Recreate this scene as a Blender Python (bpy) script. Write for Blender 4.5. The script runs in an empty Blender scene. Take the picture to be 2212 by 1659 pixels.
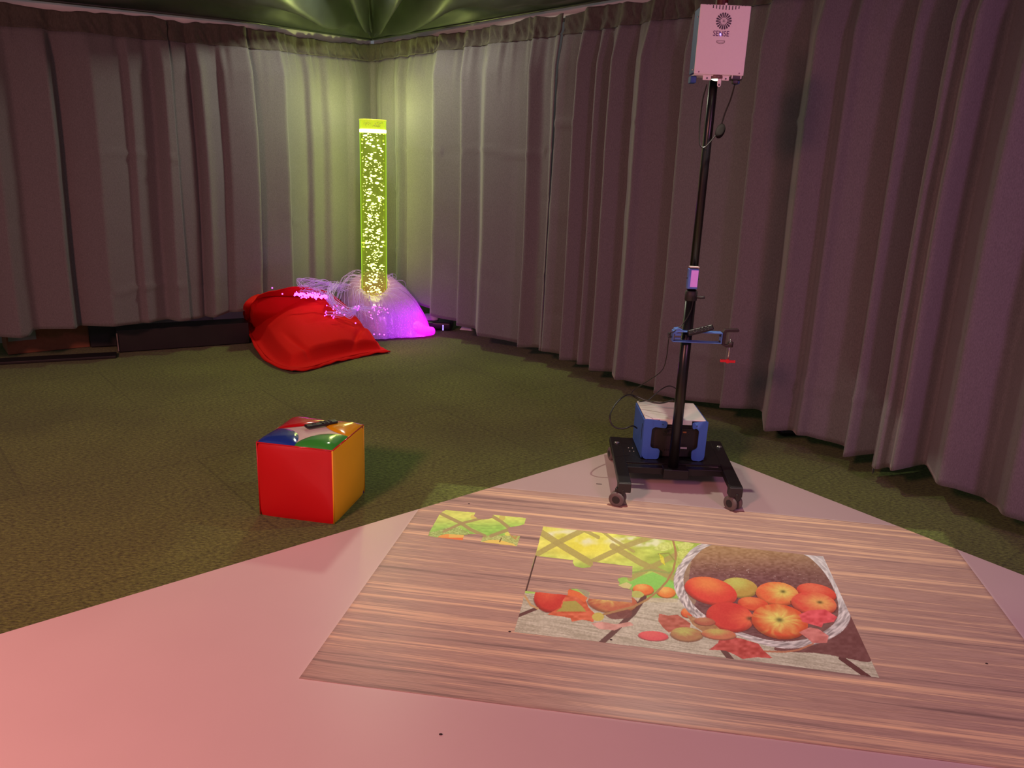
import bpy, bmesh, math, random
import numpy as np
from mathutils import Vector, Matrix
random.seed(7)
C = bpy.context.scene
COL = C.collection
# ------------------------------------------------------------------ camera, world, lights, exposure
F, PITCH, ROLL, CH = 1650.0, math.radians(16.0), math.radians(2.4), 1.6
W, H = 2212, 1659
fw = np.array([0, math.cos(PITCH), -math.sin(PITCH)]); u0 = np.array([0, math.sin(PITCH), math.cos(PITCH)]); r0 = np.array([1.0, 0, 0])
RT = math.cos(ROLL)*r0 + math.sin(ROLL)*u0; UP = -math.sin(ROLL)*r0 + math.cos(ROLL)*u0
cd = bpy.data.cameras.new('camera'); cam = bpy.data.objects.new('camera', cd); COL.objects.link(cam)
m = Matrix(((RT[0], UP[0], -fw[0], 0), (RT[1], UP[1], -fw[1], 0), (RT[2], UP[2], -fw[2], CH), (0, 0, 0, 1)))
cam.matrix_world = m; cd.sensor_width = 36; cd.lens = 36*F/W; cd.clip_start = 0.02
C.camera = cam
wd = bpy.data.worlds.new('world'); C.world = wd; wd.use_nodes = True
wd.node_tree.nodes['Background'].inputs[0].default_value = (0.60, 0.62, 0.68, 1)
wd.node_tree.nodes['Background'].inputs[1].default_value = 0.21
C.view_settings.view_transform = 'Standard'; C.view_settings.look = 'None'; C.view_settings.gamma = 1
C.view_settings.use_curve_mapping = False; C.view_settings.exposure = 0.0

def area(name, loc, target, size, power, col, spread=180):
    l = bpy.data.lights.new(name, 'AREA'); l.shape = 'DISK'; l.size = size; l.energy = power; l.color = col
    l.spread = math.radians(spread)
    o = bpy.data.objects.new(name, l); COL.objects.link(o); o.location = loc
    o.rotation_euler = (Vector(target)-Vector(loc)).to_track_quat('-Z', 'Y').to_euler(); return o
area('pink_mood_lamp', (-2.7, -1.1, 3.2), (-1.9, 2.0, 0), 0.7, 76, (1, .33, .29), 108)
area('rose_mood_lamp', (2.5, -0.6, 2.9), (1.9, 2.8, 0.2), 0.7, 18, (1, .25, .50), 140)
area('violet_mood_lamp', (2.6, -0.4, 2.7), (2.8, 3.6, 0.5), 0.5, 5, (.55, .30, 1), 110)
area('added_soft_fill', (-1.2, 6.35, 2.97), (-1.0, 5.9, 0), 0.3, 25, (1, .98, .74))  # unseen neutral fill, added near the corner for contrast in the curtain folds

# projector beam: a real lamp at the lens; the beam's rectangle and its dim spill are set by direction
LP = (0.838, 3.565, 1.965)
WQ = [(-0.361, 3.662), (2.083, 3.336), (1.78, 1.762), (-0.637, 2.067)]   # picture rectangle on the floor
def projector_lamp():
    l = bpy.data.lights.new('projector_beam', 'SPOT'); l.energy = 90; l.shadow_soft_size = 0.012; l.spot_size = math.radians(165); l.spot_blend = 0.25
    l.color = (1, .93, .74)
    o = bpy.data.objects.new('projector_beam', l); COL.objects.link(o); o.location = LP
    l.use_nodes = True; nt = l.node_tree; N = nt.nodes; L = nt.links
    em = N.get('Emission') or N.new('ShaderNodeEmission')
    g = N.new('ShaderNodeNewGeometry'); sp = N.new('ShaderNodeSeparateXYZ'); L.new(g.outputs['Incoming'], sp.inputs[0])
    def M(op, a, b=None, c=None):
        n = N.new('ShaderNodeMath'); n.operation = op
        for i, v in enumerate((a, b, c)):
            if v is None: continue
            if isinstance(v, (int, float)): n.inputs[i].default_value = v
            else: L.new(v, n.inputs[i])
        return n.outputs[0]
    fx = M('SUBTRACT', LP[0], M('MULTIPLY', M('DIVIDE', sp.outputs[0], sp.outputs[2]), LP[2]))
    fy = M('SUBTRACT', LP[1], M('MULTIPLY', M('DIVIDE', sp.outputs[1], sp.outputs[2]), LP[2]))
    def ss(v, w):   # soft step around zero
        n = N.new('ShaderNodeMapRange'); n.interpolation_type = 'SMOOTHSTEP'; L.new(v, n.inputs['Value'])
        n.inputs['From Min'].default_value = -w; n.inputs['From Max'].default_value = w; return n.outputs[0]
    rect = None
    for i in range(4):
        a = WQ[i]; b = WQ[(i+1) % 4]; ex, ey = b[0]-a[0], b[1]-a[1]; ln = math.hypot(ex, ey); nx, ny = ey/ln, -ex/ln
        if nx*(0.7-a[0]) + ny*(2.7-a[1]) < 0: nx, ny = -nx, -ny
        d = M('ADD', M('ADD', M('MULTIPLY', fx, nx), M('MULTIPLY', fy, ny)), -(nx*a[0]+ny*a[1]))
        s = ss(d, 0.006); rect = s if rect is None else M('MULTIPLY', rect, s)
    spill = M('MULTIPLY', ss(M('ADD', fx, 1.42), 0.1), ss(M('SUBTRACT', 2.35, fx), 0.05))
    spill = M('MULTIPLY', spill, ss(M('ADD', fy, -2.35), 0.55))
    spill = M('MULTIPLY', spill, ss(M('SUBTRACT', 4.3, fy), 0.4))
    st = M('ADD', M('MULTIPLY', rect, 0.92), M('MULTIPLY', spill, 0.36))
    L.new(st, em.inputs['Strength'])
    out = [n for n in N if n.type == 'OUTPUT_LIGHT'][0]; L.new(em.outputs[0], out.inputs[0])
projector_lamp()

# ------------------------------------------------------------------ helpers
def ray(x, y): return RT*(x-W/2)/F + UP*(H/2-y)/F + fw
def G(x, y, z=0.0):
    k = ray(x, y); t = (CH-z)/(-k[2]); return Vector((k[0]*t, k[1]*t, z))
def PY(x, y, Y):
    k = ray(x, y); t = Y/k[1]; return Vector((k[0]*t, Y, CH+k[2]*t))
def PD(x, y, D):      # point at horizontal distance D
    k = ray(x, y); t = D/math.hypot(k[0], k[1]); return Vector((k[0]*t, k[1]*t, CH+k[2]*t))
def proj(P):          # numpy array (...,3) -> photo pixel
    q = P - np.array([0, 0, CH]); a = q@RT; b = q@UP; c = q@fw
    return W/2+F*a/c, H/2-F*b/c

def lin(c): return tuple(((v/255)/12.92 if v/255 <= .04045 else ((v/255+.055)/1.055)**2.4) for v in c)
def mat(name, col, rough=.6, metal=0, noise=0.0, nscale=40, bump=0.0, emit=None, es=0, coat=0, sheen=0, alpha=1, spec=.5, trans=0, stretch=None):
    m = bpy.data.materials.new(name); m.use_nodes = True; nt = m.node_tree; N = nt.nodes; L = nt.links
    b = N['Principled BSDF']
    b.inputs['Base Color'].default_value = (*col, 1); b.inputs['Roughness'].default_value = rough; b.inputs['Metallic'].default_value = metal
    b.inputs['Coat Weight'].default_value = coat; b.inputs['Sheen Weight'].default_value = sheen; b.inputs['Alpha'].default_value = alpha
    b.inputs['Specular IOR Level'].default_value = spec; b.inputs['Transmission Weight'].default_value = trans
    if emit: b.inputs['Emission Color'].default_value = (*emit, 1); b.inputs['Emission Strength'].default_value = es
    tc = N.new('ShaderNodeTexCoord'); mp = N.new('ShaderNodeMapping'); L.new(tc.outputs['Object'], mp.inputs[0])
    if stretch: mp.inputs['Scale'].default_value = stretch
    nz = N.new('ShaderNodeTexNoise'); nz.inputs['Scale'].default_value = nscale; nz.inputs['Detail'].default_value = 4; L.new(mp.outputs[0], nz.inputs['Vector'])
    if noise >= 0:
        mr = N.new('ShaderNodeMapRange'); L.new(nz.outputs[0], mr.inputs[0]); mr.inputs[1].default_value = .3; mr.inputs[2].default_value = .7
        mr.inputs[3].default_value = 1-noise; mr.inputs[4].default_value = 1+noise*.5
        mx = N.new('ShaderNodeVectorMath'); mx.operation = 'SCALE'; mx.inputs[0].default_value = col; L.new(mr.outputs[0], mx.inputs['Scale']); L.new(mx.outputs[0], b.inputs['Base Color'])
    if bump:
        bp = N.new('ShaderNodeBump'); bp.inputs['Strength'].default_value = bump; bp.inputs['Distance'].default_value = .004; L.new(nz.outputs[0], bp.inputs['Height']); L.new(bp.outputs[0], b.inputs['Normal'])
    return m

class MB:
    def __init__(s): s.v = []; s.f = []
    def add(s, vs, fs):
        o = len(s.v); s.v += [tuple(v) for v in vs]; s.f += [tuple(i+o for i in f) for f in fs]; return s
    def hexa(s, p):   # 8 points: bottom 4 ccw, top 4
        return s.add(p, [(3, 2, 1, 0), (4, 5, 6, 7), (0, 1, 5, 4), (1, 2, 6, 5), (2, 3, 7, 6), (3, 0, 4, 7)])
    def box(s, c, d, rz=0, R=None):
        c = Vector(c); M = R if R is not None else Matrix.Rotation(rz, 3, 'Z'); p = []
        for z in (-1, 1):
            for x, y in ((-1, -1), (1, -1), (1, 1), (-1, 1)): p.append(c + M@Vector((x*d[0]/2, y*d[1]/2, z*d[2]/2)))
        return s.hexa(p)
    def tube(s, pts, r, n=10, cap=True, flat=None):
        pts = [Vector(p) for p in pts]; rs = r if isinstance(r, (list, tuple)) else [r]*len(pts)
        vs = []; ref = None
        for i, p in enumerate(pts):
            t = (pts[min(i+1, len(pts)-1)]-pts[max(i-1, 0)]).normalized()
            if ref is None: ref = Vector((0, 0, 1)) if abs(t.z) < .9 else Vector((1, 0, 0))
            a = t.cross(ref).normalized(); b = a.cross(t).normalized(); ref = b
            for k in range(n):
                q = 2*math.pi*k/n; vs.append(p + (a*math.cos(q) + b*math.sin(q)*(flat or 1))*rs[i])
        fs = [(i*n+k, i*n+(k+1) % n, (i+1)*n+(k+1) % n, (i+1)*n+k) for i in range(len(pts)-1) for k in range(n)]
        if cap: fs += [tuple(range(n-1, -1, -1)), tuple((len(pts)-1)*n+k for k in range(n))]
        return s.add(vs, fs)
    def lathe(s, c, prof, n=32, cap=True, axis='Z'):
        c = Vector(c); vs = []
        for r, z in prof:
            for k in range(n):
                q = 2*math.pi*k/n; x, y = r*math.cos(q), r*math.sin(q)
                vs.append(c + (Vector((x, y, z)) if axis == 'Z' else Vector((z, x, y)) if axis == 'X' else Vector((y, z, x))))
        fs = [(i*n+k, i*n+(k+1) % n, (i+1)*n+(k+1) % n, (i+1)*n+k) for i in range(len(prof)-1) for k in range(n)]
        if cap: fs += [tuple(range(n-1, -1, -1)), tuple((len(prof)-1)*n+k for k in range(n))]
        return s.add(vs, fs)
    def prism(s, poly, y0, y1, ax='Y'):   # poly in (x,z) extruded along y  (ax='Y'), or (x,y) along z (ax='Z')
        n = len(poly); P = (lambda a, b, t: (a, t, b)) if ax == 'Y' else (lambda a, b, t: (a, b, t))
        vs = [P(a, b, y0) for a, b in poly] + [P(a, b, y1) for a, b in poly]
        return s.add(vs, [tuple(range(n)), tuple(range(2*n-1, n-1, -1))] + [(i, i+n, (i+1) % n+n, (i+1) % n) for i in range(n)])
    def sphere(s, c, r, n=10, m=7, sc=(1, 1, 1)):
        c = Vector(c); vs = [c+Vector((0, 0, -r*sc[2]))]
        for i in range(1, m):
            a = math.pi*i/m
            for k in range(n):
                q = 2*math.pi*k/n; vs.append(c+Vector((r*sc[0]*math.sin(a)*math.cos(q), r*sc[1]*math.sin(a)*math.sin(q), -r*sc[2]*math.cos(a))))
        vs.append(c+Vector((0, 0, r*sc[2]))); fs = []
        for k in range(n): fs.append((0, 1+(k+1) % n, 1+k)); fs.append((len(vs)-1, 1+(m-2)*n+k, 1+(m-2)*n+(k+1) % n))
        for i in range(m-2):
            for k in range(n): fs.append((1+i*n+k, 1+i*n+(k+1) % n, 1+(i+1)*n+(k+1) % n, 1+(i+1)*n+k))
        return s.add(vs, fs)
    def build(s, name, material, parent=None, smooth=False, bevel=0, seg=2, solid=0, fix=True):
        o0 = Vector((0, 0, 0)); p = parent
        while p is not None: o0 += p.location; p = p.parent
        me = bpy.data.meshes.new(name); me.from_pydata([tuple(Vector(v)-o0) for v in s.v], [], s.f)
        if fix and len(s.f) < 40000:
            bm = bmesh.new(); bm.from_mesh(me); bmesh.ops.recalc_face_normals(bm, faces=bm.faces); bm.to_mesh(me); bm.free()
        me.materials.append(material); o = bpy.data.objects.new(name, me); COL.objects.link(o); o.parent = parent
        if smooth:
            for q in me.polygons: q.use_smooth = True
        if bevel:
            b = o.modifiers.new('bevel', 'BEVEL'); b.width = bevel; b.segments = seg; b.limit_method = 'ANGLE'; b.angle_limit = math.radians(35)
            if not smooth:
                for q in me.polygons: q.use_smooth = True
                w = o.modifiers.new('wn', 'WEIGHTED_NORMAL'); w.keep_sharp = True
        if solid:
            b = o.modifiers.new('solid', 'SOLIDIFY'); b.thickness = solid
        return o
def each(mb, name, material, parent=None, **k):     # one object for every loose piece
    n = len(mb.v); par = list(range(n))
    def find(a):
        while par[a] != a: par[a] = par[par[a]]; a = par[a]
        return a
    for f in mb.f:
        r = find(f[0])
        for i in f[1:]: par[find(i)] = r
    gr = {}
    for f in mb.f: gr.setdefault(find(f[0]), []).append(f)
    out = []
    for fs in gr.values():
        ids = sorted({i for f in fs for i in f}); mp = {a: b for b, a in enumerate(ids)}
        q = MB(); q.v = [mb.v[i] for i in ids]; q.f = [tuple(mp[i] for i in f) for f in fs]; out.append(q.build(name, material, parent, **k))
    return out
def grid(P, flip=False):      # numpy (n,m,3) -> MB
    n, m = P.shape[:2]; b = MB(); b.v = [tuple(x) for x in P.reshape(-1, 3)]
    b.f = [(i*m+j, (i+1)*m+j, (i+1)*m+j+1, i*m+j+1) if not flip else (i*m+j, i*m+j+1, (i+1)*m+j+1, (i+1)*m+j) for i in range(n-1) for j in range(m-1)]
    return b
def thing(name, label, cat, loc=(0, 0, 0), group=None):
    o = bpy.data.objects.new(name, None); COL.objects.link(o); o.location = loc; o.empty_display_size = .05
    return tag(o, label, cat, group)
def tag(o, label, cat, group=None):
    o['label'] = label; o['category'] = cat
    if group: o['group'] = group
    return o
def struct(o): o['kind'] = 'structure'; return o
def smooth_path(pts, n=8):    # catmull-rom
    pts = [Vector(p) for p in pts]; out = []
    for i in range(len(pts)-1):
        a, b, c, d = pts[max(i-1, 0)], pts[i], pts[i+1], pts[min(i+2, len(pts)-1)]
        for k in range(n):
            t = k/n; out.append(0.5*((2*b)+(c-a)*t+(2*a-5*b+4*c-d)*t*t+(3*b-a-3*c+d)*t**3))
    return out+[pts[-1]]
def vnoise(x, y, seed=0):     # smooth value noise, numpy
    x = np.asarray(x, float); y = np.asarray(y, float)
    xi = np.floor(x).astype(int); yi = np.floor(y).astype(int); fx = x-xi; fy = y-yi; fx = fx*fx*(3-2*fx); fy = fy*fy*(3-2*fy)
    def h(a, b):
        v = np.sin(a*127.1+b*311.7+seed*74.7)*43758.5453; return v-np.floor(v)
    return (h(xi, yi)*(1-fx)+h(xi+1, yi)*fx)*(1-fy)+(h(xi, yi+1)*(1-fx)+h(xi+1, yi+1)*fx)*fy

# ------------------------------------------------------------------ setting: carpet floor, walls, canopy
def carpet_mat():
    m = bpy.data.materials.new('green_carpet'); m.use_nodes = True; nt = m.node_tree; N = nt.nodes; L = nt.links; b = N['Principled BSDF']
    tc = N.new('ShaderNodeTexCoord'); n1 = N.new('ShaderNodeTexNoise'); n1.inputs['Scale'].default_value = 105; n1.inputs['Detail'].default_value = 5; n1.inputs['Roughness'].default_value = .7
    mp = N.new('ShaderNodeMapping'); mp.inputs['Scale'].default_value = (.45, 1, 1); L.new(tc.outputs['Object'], mp.inputs[0]); L.new(mp.outputs[0], n1.inputs['Vector'])
    n2 = N.new('ShaderNodeTexNoise'); n2.inputs['Scale'].default_value = 1.3; n2.inputs['Detail'].default_value = 6; L.new(tc.outputs['Object'], n2.inputs['Vector'])
    r = N.new('ShaderNodeValToRGB'); r.color_ramp.elements[0].position = .38; r.color_ramp.elements[0].color = (.050, .070, .010, 1); r.color_ramp.elements[1].position = .66; r.color_ramp.elements[1].color = (.205, .285, .052, 1)
    L.new(n1.outputs[0], r.inputs[0])
    mr = N.new('ShaderNodeMapRange'); L.new(n2.outputs[0], mr.inputs[0]); mr.inputs[1].default_value = .35; mr.inputs[2].default_value = .65; mr.inputs[3].default_value = .8; mr.inputs[4].default_value = 1.12
    br = N.new('ShaderNodeTexBrick'); br.inputs['Scale'].default_value = 1.0; br.inputs['Brick Width'].default_value = 1.6; br.inputs['Row Height'].default_value = 1.05
    br.inputs['Mortar Size'].default_value = .006; br.inputs['Color1'].default_value = (1, 1, 1, 1); br.inputs['Color2'].default_value = (.9, .92, .9, 1); br.inputs['Mortar'].default_value = (.72, .74, .7, 1)
    mp2 = N.new('ShaderNodeMapping'); mp2.inputs['Rotation'].default_value = (0, 0, math.radians(-41)); mp2.inputs['Location'].default_value = (.35, .2, 0); L.new(tc.outputs['Object'], mp2.inputs[0]); L.new(mp2.outputs[0], br.inputs['Vector'])
    s = N.new('ShaderNodeVectorMath'); s.operation = 'SCALE'; L.new(r.outputs[0], s.inputs[0]); L.new(mr.outputs[0], s.inputs['Scale'])
    s2 = N.new('ShaderNodeVectorMath'); s2.operation = 'MULTIPLY'; L.new(s.outputs[0], s2.inputs[0]); L.new(br.outputs['Color'], s2.inputs[1]); L.new(s2.outputs[0], b.inputs['Base Color'])
    b.inputs['Roughness'].default_value = 1; b.inputs['Specular IOR Level'].default_value = .05; b.inputs['Sheen Weight'].default_value = .15
    bp = N.new('ShaderNodeBump'); bp.inputs['Strength'].default_value = .8; bp.inputs['Distance'].default_value = .006; L.new(n1.outputs[0], bp.inputs['Height']); L.new(bp.outputs[0], b.inputs['Normal'])
    return m
fl = MB().hexa([(-7, -2.5, -.05), (6, -2.5, -.05), (6, 11, -.05), (-7, 11, -.05), (-7, -2.5, 0), (6, -2.5, 0), (6, 11, 0), (-7, 11, 0)]).build('floor', carpet_mat()); struct(fl)

# plan of the curtain line: x, y, rail height
LW = [(-5.2, 4.45, 2.50), (-3.57, 5.63, 2.50), (-2.55, 6.32, 2.53), (-2.2, 6.62, 2.55), (-1.5, 8.06, 2.655)]
RW = [(-1.5, 8.06, 2.655), (.94, 5.52, 2.69), (1.64, 4.62, 2.70), (2.1, 4.12, 2.70), (2.5, 3.55, 2.70), (3.0, 2.6, 2.70), (3.3, 1.6, 2.70)]
class Path:
    def __init__(s, pts):
        s.p = np.array(pts, float); d = np.hypot(*(s.p[1:, :2]-s.p[:-1, :2]).T); s.s = np.concatenate([[0], np.cumsum(d)]); s.len = s.s[-1]
    def at(s, t):
        return np.stack([np.interp(t, s.s, s.p[:, i]) for i in range(3)], -1)
    def normal(s, t):     # towards the room, softened at the bends
        a = s.at(np.asarray(t)-.12)[..., :2]; b = s.at(np.asarray(t)+.12)[..., :2]; d = b-a; d /= np.linalg.norm(d, axis=-1, keepdims=True)+1e-9
        return np.stack([d[..., 1], -d[..., 0]], -1)
    def hit(s, x, y):     # photo pixel -> arc length and height
        k = ray(x, y); best = None
        for i in range(len(s.p)-1):
            a, b = s.p[i, :2], s.p[i+1, :2]; e = b-a; det = k[0]*(-e[1])+k[1]*e[0]
            if abs(det) < 1e-9: continue
            t = (a[0]*(-e[1])+a[1]*e[0])/det; u = (k[0]*a[1]-k[1]*a[0])/det
            lo = -9 if i == 0 else -1e-6; hi = 9 if i == len(s.p)-2 else 1+1e-6
            if lo <= u <= hi and t > 0: best = (s.s[i]+u*(s.s[i+1]-s.s[i]), CH+k[2]*t)
        return best
PL, PR = Path(LW), Path(RW)

def curtain_mats():
    def mk(name, col, sc, transl=0):
        m = bpy.data.materials.new(name); m.use_nodes = True; nt = m.node_tree; N = nt.nodes; L = nt.links; b = N['Principled BSDF']
        tc = N.new('ShaderNodeTexCoord'); n = N.new('ShaderNodeTexNoise'); n.inputs['Scale'].default_value = sc; n.inputs['Detail'].default_value = 3; L.new(tc.outputs['Object'], n.inputs['Vector'])
        mp = N.new('ShaderNodeMapping'); mp.inputs['Scale'].default_value = (1, 1, .35); L.new(tc.outputs['Object'], mp.inputs[0]); L.new(mp.outputs[0], n.inputs['Vector'])
        r = N.new('ShaderNodeValToRGB'); r.color_ramp.elements[0].position = .3; r.color_ramp.elements[1].position = .7
        r.color_ramp.elements[0].color = (*[c*.82 for c in col], 1); r.color_ramp.elements[1].color = (*[c*1.15 for c in col], 1); L.new(n.outputs[0], r.inputs[0]); L.new(r.outputs[0], b.inputs['Base Color'])
        b.inputs['Roughness'].default_value = .85; b.inputs['Sheen Weight'].default_value = .25; b.inputs['Specular IOR Level'].default_value = .2
        bp = N.new('ShaderNodeBump'); bp.inputs['Strength'].default_value = .25; bp.inputs['Distance'].default_value = .002; L.new(n.outputs[0], bp.inputs['Height']); L.new(bp.outputs[0], b.inputs['Normal'])
        return m
    return mk('grey_curtain_cloth', (.19, .18, .19), 260), mk('dark_header_tape', (.11, .10, .085), 120)
MC, MH = curtain_mats()
DK = 1.9

def curtain(path, s0, s1, prof, hem, label, off=0.0, seed=0, creases=(1.55, 1.05, .55), flap0=0, flap1=0):
    mid = path.at((s0+s1)/2); root = thing('curtain', label, 'curtain', (float(mid[0]), float(mid[1]), 0), 'grey curtains hung around the tent walls')
    n = int((s1-s0)/.011)+2; t = np.linspace(s0, s1, n)
    px = np.array([q[0] for q in prof]); pd = np.array([q[1] for q in prof]); o = np.argsort(px); px, pd = px[o], pd[o]
    hx = np.array([q[0] for q in hem]); hz = np.array([q[1] for q in hem]); o = np.argsort(hx); hx, hz = hx[o], hz[o]
    zt = path.at(t)[:, 2]; zh = np.interp(t, hx, hz)
    kern = np.exp(-np.linspace(-2, 2, 5)**2/2); kern /= kern.sum()
    def depth(tt, zf):       # zf 0 at the hem, 1 at the rail
        d = DK*np.interp(tt+.012*np.sin(zf*5+seed), px, pd); d = np.convolve(np.pad(d, 2, 'edge'), kern, 'valid')
        top = np.clip((zf-.86)/.14, 0, 1)
        g = (vnoise(tt*26, zf*2+seed, seed)-.5)*.045*np.clip((zf-.72)/.28, 0, 1)**2
        w = .010*(vnoise(tt*5, zf*6, seed+3)-.5) + .018*(vnoise(tt*1.7, zf*1.5, seed+5)-.5)
        return d*(1-.55*top)*(1+.10*(1-zf)) + g + w
    rows = 74; P = np.zeros((n, rows, 3)); base = path.at(t)[:, :2]; nr = path.normal(t)
    zT = zt-.14
    hemw = (vnoise(t*6, 0*t, seed+9)-.5)*.012
    for j in range(rows):
        zf = j/(rows-1)
        z = zh+hemw+(zT-zh-hemw)*zf
        zfull = (z-zh)/(zt-zh)
        d = depth(t, float(zfull.mean()))
        for zc in creases:   # pressed packing creases
            a = vnoise(t*2.2, np.zeros_like(t)+zc*9, seed+1)
            d = d + .013*np.exp(-((z-zc-.02*np.sin(t*7+zc))/.018)**2)*np.clip(a*2-.6, 0, 1)*np.sign(a-.55)
        # diagonal tucks
        d = d + .006*np.sin((t*9+z*14)+seed)*np.clip(vnoise(t*3, z*3.2, seed+12)*3-2.1, 0, 1)
        P[:, j, 0] = base[:, 0]+nr[:, 0]*(d+off); P[:, j, 1] = base[:, 1]+nr[:, 1]*(d+off); P[:, j, 2] = z
    grid(P).build('drape', MC, root, smooth=True, solid=.004)
    # gathered header of thin dark tape with a frilled top
    rows = 12; Q = np.zeros((n, rows, 3)); fr = (vnoise(t*4.5, t*0, seed+4)-.4)*.035+(vnoise(t*19, t*0, seed+6)-.5)*.012
    for j in range(rows):
        q = j/(rows-1); z = zT+(zt+fr-zT)*q; d = depth(t, .96)*(1-.25*q)+(vnoise(t*38+q*3, t*0+q*2, seed+7)-.5)*.03*math.sin(math.pi*min(1, q+.12)) + .012*math.exp(-((q-.0)/.1)**2)
        Q[:, j, 0] = base[:, 0]+nr[:, 0]*(d+off+.002); Q[:, j, 1] = base[:, 1]+nr[:, 1]*(d+off+.002); Q[:, j, 2] = z
    h = grid(Q).build('header_tape', MH, root, smooth=True, solid=.004); h['label'] = 'dark gathered header band'
    return root
def prof(path, pts, y): return [(path.hit(x, y)[0], d) for x, d in pts]
def hem(path, pts):      # the folds stand a hand's width inside the rail line
    out = []
    for x, y in pts:
        a, z = path.hit(x, y); q = path.at(a); D = math.hypot(q[0], q[1]); out.append((a, CH+(z-CH)*(D-.11)/D))
    return out
LPRO = prof(PL, [(-300, .03), (-220, .09), (-160, .04), (-100, .09), (-60, .03), (0, .09), (46, .045), (128, .10), (134, .035), (212, .10), (284, .045), (288, .07), (340, .025), (359, .085),
    (419, .045), (424, .015), (436, .085), (482, .03), (486, .06), (545, .075), (551, .02), (602, .08), (606, .065), (658, .03), (662, .055), (692, .03), (698, .06), (738, .045), (744, .07), (795, .03)], 400)
LHEM = hem(PL, [(-200, 748), (0, 728), (60, 724), (70, 712), (150, 706), (260, 700), (420, 690), (480, 682), (520, 672), (600, 664), (700, 655), (795, 640)])
sA = PL.hit(352, 70)[0]
curtain(PL, .6, sA+.015, LPRO, LHEM, 'grey pleated curtain at the far left, hanging above the cardboard box', seed=1)
curtain(PL, sA-.0, PL.len-.02, LPRO, LHEM, 'grey curtain behind the red floor cushion, running into the tent corner', off=-.03, seed=2)
RPRO = prof(PR, [(800, .03), (806, .06), (819, .01), (848, .065), (859, .04), (861, .02), (881, .065), (884, .01), (902, .06), (942, .02), (946, .03), (968, .085), (1007, .02), (1025, .075), (1049, .02),
    (1076, .075), (1123, .03), (1152, .01), (1163, .065), (1181, .02), (1199, .01), (1210, .05), (1222, .045), (1256, .01), (1272, .085), (1296, .02), (1310, .07), (1325, .02), (1330, .03), (1347, .09), (1378, .02),
    (1387, .05), (1418, .10), (1423, .07), (1485, .01), (1500, .07), (1560, .035)], 217)
RPRO += prof(PR, [(1622, .02), (1638, .08), (1700, .03), (1712, .02), (1763, .12), (1768, .10), (1800, .05), (1831, .10), (1838, .07), (1922, .025), (1950, .11), (1972, .075), (2028, .0)], 434)
R3 = prof(PR, [(2024, .03), (2034, .07), (2062, .10), (2066, .05), (2106, .12), (2112, .09), (2130, .015), (2214, .11), (2300, .03), (2400, .10), (2600, .02), (2900, .1)], 434)
RHEM = hem(PR, [(806, 645), (820, 640), (870, 640), (900, 652), (940, 672), (975, 690), (1000, 700), (1052, 720), (1060, 726), (1145, 753), (1200, 764), (1240, 777), (1372, 823), (1420, 843), (1485, 870), (1560, 880), (1640, 891), (1650, 897), (1690, 928), (1755, 938), (1855, 983), (1905, 987)])
RHEM3 = hem(PR, [(1895, 1000), (1925, 1024), (1935, 1008), (2030, 1008), (2112, 1050), (2165, 1086), (2212, 1092), (2400, 1190), (2700, 1380)])
sB = PR.hit(1217, 217)[0]; sC = PR.hit(2026, 434)[0]
curtain(PR, .0, sB-.006, RPRO, RHEM, 'grey closely pleated curtain right of the bubble tube, from the corner to the narrow slit', seed=3, creases=(1.7, 1.35, .75))
curtain(PR, sB+.006, sC, RPRO, RHEM, 'wide grey curtain behind the projector stand', seed=4, creases=(1.9, .45))
curtain(PR, sC-.02, PR.len-.1, R3, RHEM3, 'grey curtain at the far right, overlapping its neighbour with an open edge', off=.08, seed=5, creases=(.9,))

# walls behind the curtains and white beam above them
mw = mat('cream_wall', (.72, .66, .60), .8, noise=.04, nscale=3)
def wall(path, name):
    t = path.s; t2 = np.concatenate([np.linspace(t[i], t[i+1], 6)[:-1] for i in range(len(t)-1)]+[[t[-1]]]); b = path.at(t2); nr = path.normal(t2); mb = MB()
    n = len(t2); P = []
    for off, z in ((-.85, 0), (-.85, 3.05), (-.93, 3.05), (-.93, 0)): P.append(np.concatenate([b[:, :2]+nr*off, np.full((n, 1), z)], 1))
    for k in range(4): mb.add(*(lambda g: (g.v, g.f))(grid(np.stack([P[k], P[(k+1) % 4]], 1))))
    return struct(mb.build(name, mw))
wall(PL, 'wall_left'); wall(PR, 'wall_right')
mbeam = mat('white_beam', (.85, .80, .74), .5, noise=.03, nscale=5)
def beam(path, name):
    t2 = np.linspace(0, path.len, 60); b = path.at(t2); nr = path.normal(t2); n = len(t2); P = []; mb = MB()
    for off, dz in ((-.02, -.03), (-.02, .085), (-.06, .085), (-.06, -.03)): P.append(np.concatenate([b[:, :2]+nr*off, (b[:, 2]+dz)[:, None]], 1))
    for k in range(4): mb.add(*(lambda g: (g.v, g.f))(grid(np.stack([P[k], P[(k+1) % 4]], 1))))
    return struct(mb.build(name, mbeam))
beam(PL, 'trim_1'); beam(PR, 'trim_2')

pp = PR.at(sB); pn = PR.normal(sB); pq = pp[:2]-pn*.07
struct(MB().lathe((pq[0], pq[1], 0), [(.03, .45), (.03, float(pp[2])-.03)], 20).build('added_slit_post', mbeam, smooth=True))  # white post added behind the curtain slit so the slit looks bright
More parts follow.
